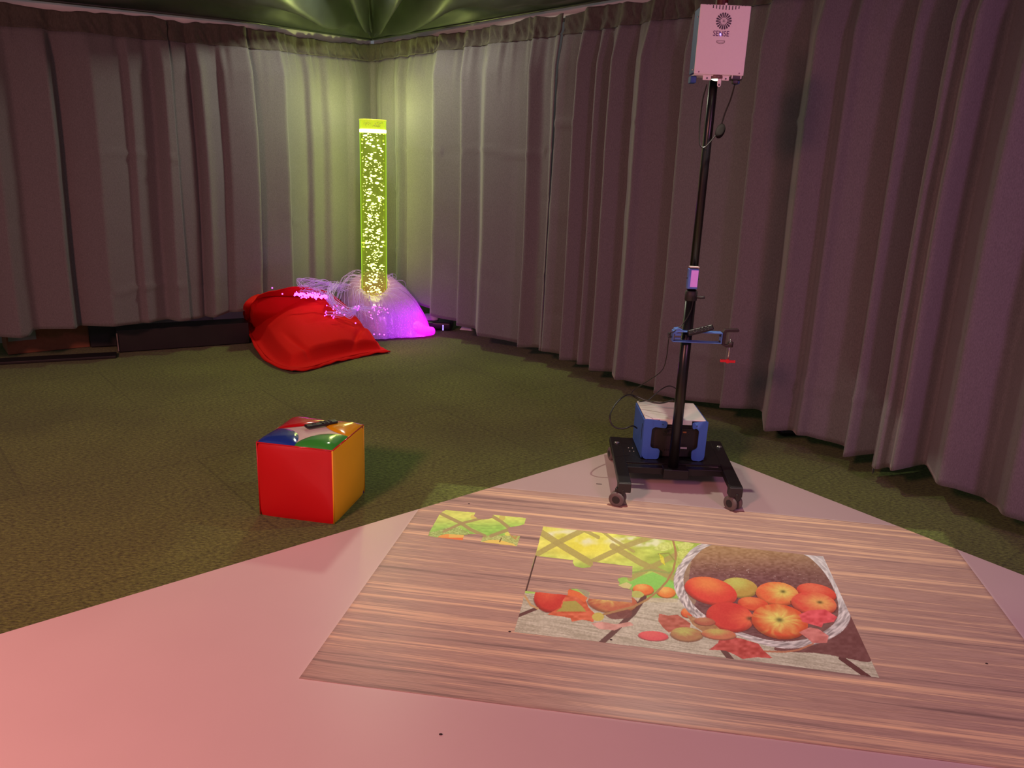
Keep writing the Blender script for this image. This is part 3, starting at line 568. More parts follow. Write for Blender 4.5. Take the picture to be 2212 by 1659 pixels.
# ------------------------------------------------------------------ soft play cube with patchwork top
def vinyl(name, c, k=.6): return mat(name, lin(c), .16 if k > .3 else .38, noise=.03, nscale=6, bump=.06, coat=k, spec=.5)
VR, VO, VB, VG, VY, VW = vinyl('red_vinyl', (205, 14, 28)), vinyl('orange_vinyl', (240, 150, 20)), vinyl('blue_vinyl', (34, 66, 165)), vinyl('green_vinyl', (62, 165, 62)), vinyl('yellow_vinyl', (235, 170, 15)), vinyl('white_vinyl', (240, 225, 220))
VRS, VOS = vinyl('satin_red_vinyl', (196, 12, 26), .12), vinyl('satin_orange_vinyl', (255, 184, 34), .12)
def cube_seat():
    c0, c1 = G(563, 1112), G(722, 1133); S = .362; e1 = (c1-c0).normalized(); e2 = Vector((-e1.y, e1.x, 0)); o = c0; hh = .362
    cc = o+e1*S/2+e2*S/2; root = thing('foam_cube_seat', 'glossy foam cube seat, red and orange sides, patchwork top, on the green carpet', 'pouf', (cc.x, cc.y, 0))
    def P(a, b, z): return o+e1*(a*S)+e2*(b*S)+Vector((0, 0, z*hh))
    def panel(name, A, Bv, n, m):
        nn = 26; Q = np.zeros((nn, nn, 3))
        for i in range(nn):
            for j in range(nn):
                u, v = i/(nn-1), j/(nn-1); bul = .016*(4*u*(1-u))**.55*(4*v*(1-v))**.55 - .007*(abs(2*u-1)**8)*(abs(2*v-1)**8)
                w = (vnoise(u*3, v*4, n)-.5)*.004
                p = A*(1-u)+Bv*u; z = v*hh*.985+.0; q = p+Vector((0, 0, z))+N_*(bul+w*min(1, bul*80)); Q[i, j] = q
        ob = grid(Q).build(name, m, root, smooth=True, fix=False); return ob
    global N_
    N_ = -e2; panel('side_panel', P(0, 0, 0), P(1, 0, 0), 1, VRS)['label'] = 'red side'
    N_ = e1; panel('side_panel', P(1, 0, 0), P(1, 1, 0), 2, VOS)['label'] = 'orange side'
    N_ = e2; panel('side_panel', P(1, 1, 0), P(0, 1, 0), 3, VB)['label'] = 'blue side'
    N_ = -e1; panel('side_panel', P(0, 1, 0), P(0, 0, 0), 4, VG)['label'] = 'green side'
    MB().hexa([P(.01, .01, .003), P(.99, .01, .003), P(.99, .99, .003), P(.01, .99, .003), P(.01, .01, .02), P(.99, .01, .02), P(.99, .99, .02), P(.01, .99, .02)]).build('underside', VR, root)
    # top: white cushion sheet with four quarter-round patches
    def topz(a, b, extra=0): return hh*.985 + .016*(max(0, 16*a*(1-a)*b*(1-b)))**.5 + extra
    nn = 30; Q = np.zeros((nn, nn, 3))
    for i in range(nn):
        for j in range(nn):
            a, b = i/(nn-1), j/(nn-1); p = P(a, b, 0); Q[i, j] = (p.x, p.y, topz(a, b))
    grid(Q).build('top_panel', VW, root, smooth=True, fix=False)['label'] = 'pale centre of the top'
    for (ca, cb, m, lb) in ((0, 0, VB, 'blue quarter patch'), (1, 0, VG, 'green quarter patch'), (1, 1, VY, 'yellow quarter patch'), (0, 1, VR, 'red quarter patch')):
        nr_, na = 16, 24; Q = np.zeros((nr_, na, 3)); Rr = .50
        for i in range(nr_):
            for j in range(na):
                r = .002+i/(nr_-1)*Rr; th = j/(na-1)*math.pi/2; k = (max(math.cos(th), math.sin(th)))
                # round outer edge slightly squared towards the neighbouring patches
                a = r*math.cos(th); b = r*math.sin(th); a = ca+(a if ca == 0 else -a); b = cb+(b if cb == 0 else -b); p = P(a, b, 0)
                ex = .0015+.013*math.sqrt(max(0, 1-(i/(nr_-1))**4)) * (math.sin(2*th)**.5 if 0 < th < math.pi/2 else 0)*min(1, i/4)
                Q[i, j] = (p.x, p.y, topz(min(max(a, 0), 1), min(max(b, 0), 1), ex))
        grid(Q).build('top_patch', m, root, smooth=True)['label'] = lb
    sb = MB()
    for q in ((P(0, 0, 0), P(1, 0, 0), VR), (P(1, 0, 0), P(1, 1, 0), VO)): pass
    for A, Bv in ((P(0, 0, .985), P(1, 0, .985)), (P(1, 0, .985), P(1, 1, .985)), (P(1, 1, .985), P(0, 1, .985)), (P(0, 1, .985), P(0, 0, .985))): sb.tube([A, (A+Bv)/2, Bv], .0035, 8)
    sb.build('top_seam', VR, root, smooth=True)['label'] = 'red seam cord around the top'
    sb = MB()
    for a, b in ((0, 0), (1, 0), (1, 1), (0, 1)): sb.tube([P(a, b, .012), P(a, b, .5), P(a, b, .985)], .0035, 8)
    
    for k_, o_ in enumerate(each(sb, 'corner_seam', VOS, root, smooth=True)):
        o_['label'] = 'red corner seam' if k_ == 0 else 'orange corner seam'
        if k_ == 0: o_.data.materials[0] = VRS
    return P
CP = cube_seat()
blk = mat('black_plastic', (.014, .012, .012), .38, noise=.05)
blk2 = mat('soft_black', (.03, .028, .028), .55, noise=.05)
def remote(name, label, A, B, wdt, th, n0, nbtn=True):
    A, B = Vector(A), Vector(B); ax = (B-A); ln = ax.length; ax.normalize(); nz = Vector(n0).normalized(); sd = nz.cross(ax).normalized(); nz = ax.cross(sd); cen_ = (A+B)/2
    root = thing(name, label, 'remote control', tuple(cen_))
    R = Matrix((ax, sd, nz)).transposed()
    MB().box(cen_, (ln, wdt, th), R=R).build('body', blk, root, bevel=th*.42, seg=4)
    k = MB()
    MB().lathe((0, 0, 0), [(0, 0)]).v
    for i in range(3):
        for j in (-1, 0, 1):
            k.box(cen_+ax*(ln*(.02+.13*i))+sd*(j*wdt*.28)+nz*(th/2+.0012), (ln*.07, wdt*.17, .003), R=R)
    each(k, 'button', blk2, root, bevel=.0008)
    rg = MB(); c = cen_-ax*(ln*.22)+nz*(th/2+.001)
    rg.tube([c+(ax*math.cos(t)+sd*math.sin(t))*wdt*.27 for t in [i*math.pi/12 for i in range(25)]], .0018, 6)
    rg.build('ring_key', mat('satin_grey', (.12, .12, .12), .3, .6), root, smooth=True)
A = G(660, 922, .386); B = G(727, 910, .386)
remote('remote_control', 'slim black remote control lying on top of the foam cube seat', A, B, .040, .014, (0, 0, 1))

# ------------------------------------------------------------------ red floor cushion
def cushion():
    mred = mat('red_cotton', lin((214, 36, 30)), .95, noise=.08, nscale=220, bump=.25, sheen=0, spec=.08)
    root_xy = G(640, 745)
    root = thing('floor_cushion', 'big red cotton beanbag cushion on the carpet, leaning on the bubble tube base', 'cushion', (root_xy.x, root_xy.y, 0))
    n = 110
    def curve(pts):
        c = np.array([tuple(v) for v in smooth_path(pts, 16)]); d = np.concatenate([[0], np.cumsum(np.linalg.norm(c[1:]-c[:-1], axis=1))]); t = np.linspace(0, d[-1], n)
        return np.stack([np.interp(t, d, c[:, k]) for k in range(3)], 1)
    A_, B_, C_, D_ = PD(560, 640, 6.78), G(632, 797, .03), G(836, 757, .025), PD(716, 652, 6.93)
    left = curve([A_, PD(534, 662, 6.62), G(535, 700, .12), G(558, 748, .06), G(590, 782, .03), B_])
    right = curve([D_, PD(760, 690, 6.72), G(800, 735, .06), C_])
    topc = curve([A_, PD(600, 636, 6.85), PD(660, 640, 6.92), D_]); botc = curve([B_, G(668, 793, .03), G(720, 778, .03), G(780, 764, .03), C_])
    A, B, Cc, D = [np.array(v) for v in (A_, B_, C_, D_)]
    nrm = np.cross(Cc-A, D-B); nrm /= np.linalg.norm(nrm)
    if nrm[2] < 0: nrm = -nrm
    u = np.linspace(0, 1, n)[:, None, None]; v = np.linspace(0, 1, n)[None, :, None]
    bil = A*(1-u)*(1-v)+B*(1-u)*v+D*u*(1-v)+Cc*u*v
    base = (1-u)*left[None]+u*right[None]+(1-v)*topc[:, None]+v*botc[:, None]-bil
    # edges drawn in a little between the corners
    ctr = (A+B+Cc+D)/4; U, V = u[..., 0], v[..., 0]
    UU, VV = np.broadcast_to(U, (n, n)), np.broadcast_to(V, (n, n))
    edge = np.minimum(np.minimum(UU, 1-UU), np.minimum(VV, 1-VV))
    prof_ = (np.clip(4*UU*(1-UU), 0, 1)**.52)*(np.clip(4*VV*(1-VV), 0, 1)**.52)
    fl_ = np.clip((edge-.035)/.05, 0, 1)
    wr = (vnoise(UU*4, VV*4, 3)-.5)*.05+(vnoise(UU*11, VV*8, 4)-.5)*.016
    vl = .50-.42*UU; fadeu = np.clip(1.05-abs(UU-.40)/.62, 0, 1)
    lip = np.clip((VV-vl)/.022, 0, 1)*np.exp(-np.clip(VV-vl, 0, 1)/.12)*.014*fadeu - .034*np.exp(-((VV-vl)/.022)**2)*np.clip(UU*6, 0, 1)*fadeu
    vl2 = .36-.26*UU; lip += (np.clip((VV-vl2)/.02, 0, 1)*np.exp(-np.clip(VV-vl2, 0, 1)/.05)*.010)*np.clip(1-abs(UU-.40)/.32, 0, 1)
    gath = .005*np.sin(UU*46+VV*6)*np.exp(-((1-VV)/.10))+.004*np.sin(VV*40)*np.exp(-(UU/.08))
    gath += -.035*np.exp(-((UU-.16-.25*(VV-.75))/.022)**2)*np.clip((VV-.68)*5, 0, 1) -.03*np.exp(-((UU-.80+(VV-.8)*.8)/.025)**2)*np.clip((VV-.5)*3, 0, 1)
    gath += -.02*np.exp(-((VV-.80+.25*UU)/.02)**2)*np.clip(1-abs(UU-.5)/.2, 0, 1)
    val, val2 = lip, 0
    hf = (.26*prof_+(wr+val+val2+gath)*np.clip(prof_*1.6, 0, 1)*1.0)*fl_+.004
    hb = (.20*prof_)*fl_+.004
    def surf(sign, hgt):
        P = base+nrm*(sign*hgt)[..., None]; P[..., 2] = np.maximum(P[..., 2], .006); return P
    Fm, Bm = surf(1, hf), surf(-1, hb)
    mb = grid(Fm); o = len(mb.v); g2 = grid(Bm, True); mb.add(g2.v, g2.f)
    m = n
    for i in range(n-1):
        for (a, b) in ((i*m, (i+1)*m), ((i+1)*m+m-1, i*m+m-1), (i+1, i), ((n-1)*m+i, (n-1)*m+i+1)):
            mb.f.append((a, b, b+o, a+o))
    body = mb.build('cover', mred, root, smooth=True)
    # flat sewn border, standing proud around the edge
    ring = []
    for k in range(n): ring.append((0, k))
    for k in range(1, n): ring.append((k, n-1))
    for k in range(n-2, -1, -1): ring.append((n-1, k))
    for k in range(n-2, 0, -1): ring.append((k, 0))
    R0 = np.array([base[i, j] for i, j in ring]); out = R0-ctr; out -= (out@nrm)[:, None]*nrm; out /= np.linalg.norm(out, axis=1, keepdims=True)
    q = np.arange(len(ring)); wv = nrm[None]*(.010*np.sin(q*.13)+.006*np.sin(q*.41))[:, None]
    R1 = R0-out*.015; R2 = R0+out*.030+wv; 
    for Rr in (R1, R2): Rr[:, 2] = np.maximum(Rr[:, 2], .008)
    st = np.stack([np.vstack([R1, R1[:1]]), np.vstack([R2, R2[:1]])], 1)
    grid(st).build('border', mred, root, smooth=True, solid=.010)['label'] = 'flat stitched border'
cushion()

# ------------------------------------------------------------------ bubble tube
BT = Vector((-1.335, 7.16, 0)); 
def bubble_tube():
    x, y = BT.x, BT.y; dd = math.hypot(x, y)
    zt = PD(760, 256, dd).z; zr = PD(760, 281, dd).z; zb = PD(768, 640, dd-.1).z; R = .5*52/F*dd*1.03
    root = thing('bubble_tube', 'tall glowing yellow-green bubble tube standing in the curtain corner', 'lamp', tuple(BT))
    mbase = mat('white_gloss_base', (.78, .62, .74), .3, noise=.02)
    MB().lathe((x, y, 0), [(.25, .0), (.262, .012), (.265, .05), (.262, zb-.05), (.25, zb-.02), (.22, zb-.004), (R+.004, zb-.002)], 48).build('base', mbase, root, smooth=True)['label'] = 'round white padded base'
    # acrylic wall
    m = bpy.data.materials.new('acrylic'); m.use_nodes = True; N = m.node_tree.nodes; L = m.node_tree.links; N.remove(N['Principled BSDF'])
    tr = N.new('ShaderNodeBsdfTransparent'); tr.inputs[0].default_value = (.95, 1, .78, 1); gl = N.new('ShaderNodeBsdfGlossy'); gl.inputs['Roughness'].default_value = .08; gl.inputs[0].default_value = (.9, 1, .5, 1)
    em = N.new('ShaderNodeEmission'); em.inputs[0].default_value = (.62, 1, .06, 1); em.inputs[1].default_value = .9
    lw = N.new('ShaderNodeLayerWeight'); lw.inputs[0].default_value = .25; mx = N.new('ShaderNodeMixShader'); L.new(lw.outputs['Fresnel'], mx.inputs[0]); L.new(tr.outputs[0], mx.inputs[1]); L.new(gl.outputs[0], mx.inputs[2])
    mx2 = N.new('ShaderNodeMixShader'); mr = N.new('ShaderNodeMapRange'); L.new(lw.outputs['Facing'], mr.inputs[0]); mr.inputs[1].default_value = .3; mr.inputs[2].default_value = 1; mr.inputs[3].default_value = .02; mr.inputs[4].default_value = .75
    L.new(mr.outputs[0], mx2.inputs[0]); L.new(mx.outputs[0], mx2.inputs[1]); L.new(em.outputs[0], mx2.inputs[2]); L.new(mx2.outputs[0], N['Material Output'].inputs[0])
    MB().lathe((x, y, 0), [(R, zb), (R, zt)], 48, cap=False).build('tube_wall', m, root, smooth=True)['label'] = 'clear acrylic wall'
    # lit water
    m = bpy.data.materials.new('lit_water'); m.use_nodes = True; N = m.node_tree.nodes; L = m.node_tree.links; N.remove(N['Principled BSDF'])
    tr = N.new('ShaderNodeBsdfTransparent'); tr.inputs[0].default_value = (.82, .84, .70, 1); em = N.new('ShaderNodeEmission'); em.inputs[1].default_value = .50
    tc = N.new('ShaderNodeTexCoord'); sx = N.new('ShaderNodeSeparateXYZ'); L.new(tc.outputs['Object'], sx.inputs[0]); r = N.new('ShaderNodeValToRGB'); mr = N.new('ShaderNodeMapRange'); mr.inputs[1].default_value = zb; mr.inputs[2].default_value = zb+.5; L.new(sx.outputs[2], mr.inputs[0]); L.new(mr.outputs[0], r.inputs[0])
    e = r.color_ramp.elements; e[0].color = (1, .42, .06, 1); e[1].color = (.62, .72, .07, 1); k = e.new(.2); k.color = (1, .60, .16, 1); k = e.new(.45); k.color = (.55, .60, .08, 1); L.new(r.outputs[0], em.inputs[0])
    mx = N.new('ShaderNodeMixShader'); mx.inputs[0].default_value = .34; L.new(tr.outputs[0], mx.inputs[1]); L.new(em.outputs[0], mx.inputs[2]); L.new(mx.outputs[0], N['Material Output'].inputs[0])
    MB().lathe((x, y, 0), [(R*.93, zb+.004), (R*.93, zr)], 40).build('water', m, root, smooth=True)['label'] = 'glowing yellow water'
    # bubbles
    mbub = mat('bright_bubble', (1, 1, .6), .2, noise=-1, emit=(1, 1, .38), es=6)
    bb = MB(); rnd = random.Random(3)
    for i in range(400):
        z = zb+.01+(zr-zb-.03)*rnd.random(); a = rnd.random()*6.28; rr = R*.84*math.sqrt(rnd.random()); s = rnd.choice([.0028, .0035, .0042, .005, .006]) * (1+.4*(rnd.random() < .08)*2)
        if rnd.random() > .93+.1*math.sin(z*23): s *= 1.3
        bb.sphere((x+rr*math.cos(a), y+rr*math.sin(a), z), s, 6, 4, (1.5, 1.5, .8))
    for cz in (.12, .17, .30, .52, .62, .78, .95, 1.03, 1.18, 1.33, 1.47):
        for i in range(5): a = rnd.random()*6.28; rr = R*.7*math.sqrt(rnd.random()); bb.sphere((x+rr*math.cos(a), y+rr*math.sin(a), zb+cz*(zr-zb)/1.6+rnd.gauss(0, .014)), .007+.004*rnd.random(), 8, 5, (1.5, 1.5, .8))
    b = bb.build('bubbles', mbub, root, smooth=True, fix=False); b['kind'] = 'stuff'; b['label'] = 'bright rising bubbles'
    mring = mat('bright_ring', (1, 1, .6), .3, noise=-1, emit=(1, 1, .5), es=3.5)
    MB().lathe((x, y, 0), [(R*.99, zr-.014), (R*1.005, zr-.010), (R*1.005, zr+.010), (R*.99, zr+.014)], 40).build('water_line', mring, root, smooth=True)['label'] = 'white-bright water line'
    mcap = mat('lit_cap', (.7, .75, .1), .25, noise=.25, nscale=45, bump=.5, emit=(.70, .80, .05), es=.62)
    MB().lathe((x, y, 0), [(R*.995, zr+.014), (R*.995, zt-.012), (R*1.02, zt-.010), (R*1.02, zt), (R*.9, zt), (R*.88, zt-.03)], 40).build('cap', mcap, root, smooth=True)['label'] = 'yellow top collar'
    # faint squiggle of refracted ripples inside the collar
    mq = mat('ripple_shade', (.35, .4, .05), .4, noise=0, emit=(.5, .5, .05), es=.35); q = MB(); tow = math.atan2(-y, -x)
    for r_ in range(7):
        a0 = tow+rnd.uniform(-.8, .8); zc = zr+.03+rnd.uniform(.008, .04); q.tube([(x+R*1.0*math.cos(a0+.10*k+.02*math.sin(k*2)), y+R*1.0*math.sin(a0+.10*k), zc+.010*math.sin(k*1.9+r_)) for k in range(6)], .0022, 5)
    each(q, 'ripple', mq, root, smooth=True)
    return zb, zr, zt, R
ZB, ZR, ZT, RB = bubble_tube()
for z, e in ((ZB+.35, 3.5), (ZB+.85, 6), (ZR-.1, 9), (ZT+.03, 13)):       # light given off by the tube along its height
    l = bpy.data.lights.new('bubble_tube_glow', 'POINT'); l.energy = e; l.color = (.90, 1, .36); l.shadow_soft_size = .09
    o = bpy.data.objects.new('bubble_tube_glow', l); COL.objects.link(o); o.location = (BT.x, BT.y, z)

# ------------------------------------------------------------------ fibre optic bundle
def fibres():
    x, y = BT.x, BT.y
    root = thing('fibre_optic_bundle', 'glowing violet fibre optic bundle heaped over the bubble tube base and red cushion', 'lamp', (x+.2, y-.1, 0))
    m = bpy.data.materials.new('fibre_sheet'); m.use_nodes = True; N = m.node_tree.nodes; L = m.node_tree.links; b = N['Principled BSDF']
    b.inputs['Base Color'].default_value = (.48, .26, .52, 1); b.inputs['Roughness'].default_value = .22; b.inputs['Coat Weight'].default_value = .6
    tc = N.new('ShaderNodeTexCoord'); sx = N.new('ShaderNodeSeparateXYZ'); L.new(tc.outputs['Object'], sx.inputs[0])
    mr = N.new('ShaderNodeMapRange'); mr.interpolation_type = 'SMOOTHSTEP'; L.new(sx.outputs[0], mr.inputs[0]); mr.inputs[1].default_value = -.26; mr.inputs[2].default_value = .42
    r = N.new('ShaderNodeValToRGB'); e = r.color_ramp.elements; e[0].color = (.50, .15, .45, 1); e[1].color = (1, .0, .95, 1); k = e.new(.30); k.color = (.42, .04, .90, 1); k = e.new(.75); k.color = (.62, .0, 1, 1); L.new(mr.outputs[0], r.inputs[0])
    vo = N.new('ShaderNodeTexVoronoi'); vo.inputs['Scale'].default_value = 75; L.new(tc.outputs['Object'], vo.inputs['Vector'])
    sp_ = N.new('ShaderNodeMapRange'); L.new(vo.outputs['Distance'], sp_.inputs[0]); sp_.inputs[1].default_value = .12; sp_.inputs[2].default_value = .34; sp_.inputs[3].default_value = 2.2; sp_.inputs[4].default_value = .8
    st = N.new('ShaderNodeMath'); st.operation = 'MULTIPLY'; es = N.new('ShaderNodeMapRange'); L.new(mr.outputs[0], es.inputs[0]); es.inputs[3].default_value = .28; es.inputs[4].default_value = 1.5; zr_ = N.new('ShaderNodeMapRange'); L.new(sx.outputs[2], zr_.inputs[0]); zr_.inputs[1].default_value = .22; zr_.inputs[2].default_value = .36; zr_.inputs[3].default_value = 1; zr_.inputs[4].default_value = .25
    zm = N.new('ShaderNodeMath'); zm.operation = 'MULTIPLY'; L.new(es.outputs[0], zm.inputs[0]); L.new(zr_.outputs[0], zm.inputs[1]); L.new(zm.outputs[0], st.inputs[0]); L.new(sp_.outputs[0], st.inputs[1])
    L.new(r.outputs[0], b.inputs['Emission Color']); L.new(st.outputs[0], b.inputs['Emission Strength'])
    wv = N.new('ShaderNodeTexNoise'); wv.inputs['Scale'].default_value = 30; mp = N.new('ShaderNodeMapping'); mp.inputs['Scale'].default_value = (1, 1, .2); L.new(tc.outputs['Object'], mp.inputs[0]); L.new(mp.outputs[0], wv.inputs['Vector']); bp = N.new('ShaderNodeBump'); bp.inputs['Distance'].default_value = .01; bp.inputs['Strength'].default_value = .6; L.new(wv.outputs[0], bp.inputs['Height']); L.new(bp.outputs[0], b.inputs['Normal'])
    # heap over the base: higher behind the tube, low and open in front
    na, nr_ = 96, 26; P = np.zeros((na, nr_, 3)); th = np.linspace(0, 2*math.pi, na)
    tow = math.atan2(-y, -x)
    for i, a in enumerate(th):
        f = .5+.5*math.cos(a-tow)       # 1 towards the viewer
        ztop = ZB+.012+.20*(1-f)**1.1; R0 = RB+.006; right = max(0, math.cos(a-(tow+math.pi*.5)))
        da = (a+.05+math.pi) % (2*math.pi)-math.pi; tl = math.exp(-((da+.12)/.52)**2); R1 = .33+.02*math.sin(3*a)+.015*math.sin(5*a+1)+.03*right+.20*tl; zlow = .02; ex = .55+1.5*tl
        for j in range(nr_):
            q = j/(nr_-1); r_ = R0+(R1-R0)*(math.sin(q*math.pi/2)**.9); z = zlow+(ztop-zlow)*(max(0, math.cos(q*math.pi/2))**ex)
            w = .008*math.sin(a*31+q*5)*q+.010*(float(vnoise(a*6, q*4, 3))-.5); P[i, j] = (x+(r_+w)*math.cos(a), y+(r_+w)*math.sin(a), z)
    P[-1] = P[0]
    grid(P).build('draped_sheet', m, root, smooth=True, solid=.006)['label'] = 'pale violet drape over the base'
    # thick glowing tail curving to its light engine on the carpet
    sp2 = smooth_path([(-1.08, 7.08, .10), (-1.0, 7.06, .10), (-.92, 7.045, .088), (-.845, 7.06, .062), (-.775, 7.12, .05)], 7)
    rr = [float(np.interp(i/7, range(5), [.06, .092, .080, .056, .040])) for i in range(len(sp2))]
    MB().tube(sp2, rr, 28, flat=.92).build('tail', m, root, smooth=True)['label'] = 'thick magenta glowing tail'
    # loose strands
    ms = mat('fibre_strand', (.55, .40, .62), .2, noise=-1, emit=(.50, .20, .85), es=.26, coat=.3)
    rnd = random.Random(5); sb = MB(); tips = MB()
    for k in range(46):     # around and over the base, combed to the right
        a0 = tow+rnd.uniform(-2.6, 2.2); a1 = a0+rnd.uniform(.2, .9); q = rnd.uniform(0, 1)
        p0 = Vector((x+(RB+.02)*math.cos(a0), y+(RB+.02)*math.sin(a0), ZB+.03+.18*(1-(.5+.5*math.cos(a0-tow)))))
        am = (a0+a1)/2; r1 = .25+.06*rnd.random(); p1 = Vector((x+r1*math.cos(am), y+r1*math.sin(am), p0.z*.93+.02)); r2 = .36+.05*rnd.random()
        p2 = Vector((x+r2*math.cos(a1), y+r2*math.sin(a1), .10+.16*rnd.random())); sb.tube(smooth_path([p0, p1, p2], 5), .0016, 4)
    for k in range(34):      # loops flowing left over the cushion
        f = rnd.random(); s = PD(742+rnd.uniform(-14, 20), 620+rnd.uniform(-8, 14), 6.98); e_ = PD(640+70*f+rnd.uniform(-6, 6), 622+rnd.uniform(-8, 10)+f*12, 6.72+.05*f)
        c1 = PD(700+rnd.uniform(-14, 14), 614+rnd.uniform(-10, 12), 6.9); c2 = PD(668+rnd.uniform(-28, 26), 614+rnd.uniform(-14, 18), 6.85); c3 = PD(636+rnd.uniform(-6, 10)+20*f, 622+rnd.uniform(-6, 6), 6.8); back = PD(700+rnd.uniform(-18, 4), 634+rnd.uniform(-4, 5), 6.72)
        sb.tube(smooth_path([s, c1, c2, c3, e_, back] if f > .5 else [s, c1, c2, e_], 6), .0016, 4)
    for k in range(34):      # loops hanging in front of the base
        f = rnd.random(); a_ = PD(720+rnd.uniform(-8, 14), 612+rnd.uniform(-6, 10), 6.9); b1 = PD(708+rnd.uniform(-6, 12), 638+rnd.uniform(-6, 8), 6.66); b2 = PD(722+22*f, 664+rnd.uniform(-8, 12), 6.56); b3 = PD(752+18*f, 682-6*f+rnd.uniform(-8, 8), 6.52); b4 = PD(770+rnd.uniform(-6, 6), 668+rnd.uniform(-8, 4), 6.58); b5 = PD(800+40*rnd.random(), 668+rnd.uniform(-6, 8), 6.75)
        pts = [a_, b1, b2, b3, b4] + ([b5] if f > .4 else []); sb.tube(smooth_path(pts, 6), .0016, 4)
        tips.sphere(pts[-1], .0045, 6, 4)
    for k in range(26):
        s = PD(778+rnd.uniform(-8, 8), 660+rnd.uniform(-6, 8), 6.6); e_ = PD(rnd.choice([rnd.uniform(700, 745), rnd.uniform(790, 835)]), rnd.uniform(660, 690), 6.46 if rnd.random() < .5 else 6.56)
        sb.tube(smooth_path([s, (s+e_)/2+Vector((0, 0, -.02)), e_], 5), .0014, 4); tips.sphere(e_, .0055, 6, 4)
    o = sb.build('strands', ms, root, smooth=True, fix=False); o['kind'] = 'stuff'; o['label'] = 'thin clear strands in loops'
    for k in range(170):
        f = rnd.random(); tips.sphere(PD(636+70*f, 636+6*f+rnd.gauss(0, 2.4), 6.62), .004+.004*rnd.random(), 6, 4)
    for px, py, D in ((588, 622, 6.7), (610, 635, 6.6), (648, 636, 6.6), (742, 664, 6.45), (768, 698, 6.5), (790, 718, 6.55), (808, 722, 6.65), (820, 722, 6.7), (830, 723, 6.72), (789, 716, 6.55), (734, 676, 6.4), (720, 668, 6.4)): tips.sphere(PD(px, py, D), .0065, 6, 4)
    mt = mat('fibre_tip', (1, .3, 1), .3, noise=-1, emit=(.85, .06, 1), es=5)
    o = tips.build('glowing_tips', mt, root, smooth=True, fix=False); o['kind'] = 'stuff'; o['label'] = 'bright magenta fibre tips'
    l = bpy.data.lights.new('fibre_glow', 'POINT'); l.energy = 1.6; l.color = (.75, .1, 1); l.shadow_soft_size = .1; lo = bpy.data.objects.new('fibre_glow', l); COL.objects.link(lo); lo.location = PD(880, 690, 6.6)
fibres()

# light engine and its pale cover beside it
def engine():
    c = G(945, 716)
    root = thing('light_engine', 'black light source box with lit violet display, at the curtain hem', 'light source', tuple(c))
    MB().box(c+Vector((-.06, .10, .052)), (.40, .18, .085), -.05).build('housing', blk, root, bevel=.025, seg=3)
    MB().lathe((c.x-.27, c.y+.09, .05), [(.03, -.05), (.034, 0), (.03, .05)], 16, axis='X').build('outlet_nozzle', blk2, root, smooth=True)
    md = mat('violet_display', (.2, .1, .6), .3, noise=0, emit=(.35, .25, 1), es=2.5); d = MB(); q = PY(957, 708, c.y+.004)
    for k in range(4): d.box(q+Vector((0, 0, (k-1.5)*.014)), (.012, .006, .009))
    for o_ in each(d, 'display_digit', md, root): o_['label'] = 'lit violet digit'
engine()
dm = G(924, 697); pc = MB(); 
for _ in (0,):
    q = PY(925, 698, G(945, 716).y+.11); pc.sphere(Vector((q.x, q.y, .097)), .10, 24, 12, (1.05, .7, .55))
o = pc.build('white_cover', mat('white_shell', (.75, .72, .72), .35, noise=.02), smooth=True)
for v in o.data.vertices: v.co.z = max(v.co.z, .096)
tag(o, 'small domed white cover lying on the black light source box by the curtain hem', 'cover')
# folded lining corner
a, b, c = PD(993, 712, 6.95), PD(1011, 688, 6.93), PD(1019, 715, 6.90)
for q in (a, b, c): q.z = max(q.z, .012)
o = MB().add([a, b, c, a+Vector((.01, .02, 0)), b+Vector((.01, .02, 0)), c+Vector((.01, .02, 0))], [(0, 1, 2), (5, 4, 3), (0, 3, 4, 1), (1, 4, 5, 2), (2, 5, 3, 0)]).build('paper_scrap', mat('pale_paper', (.6, .56, .55), .8, noise=.05))
tag(o, 'small pale triangular scrap propped against the curtain hem, right of the light source box', 'paper')

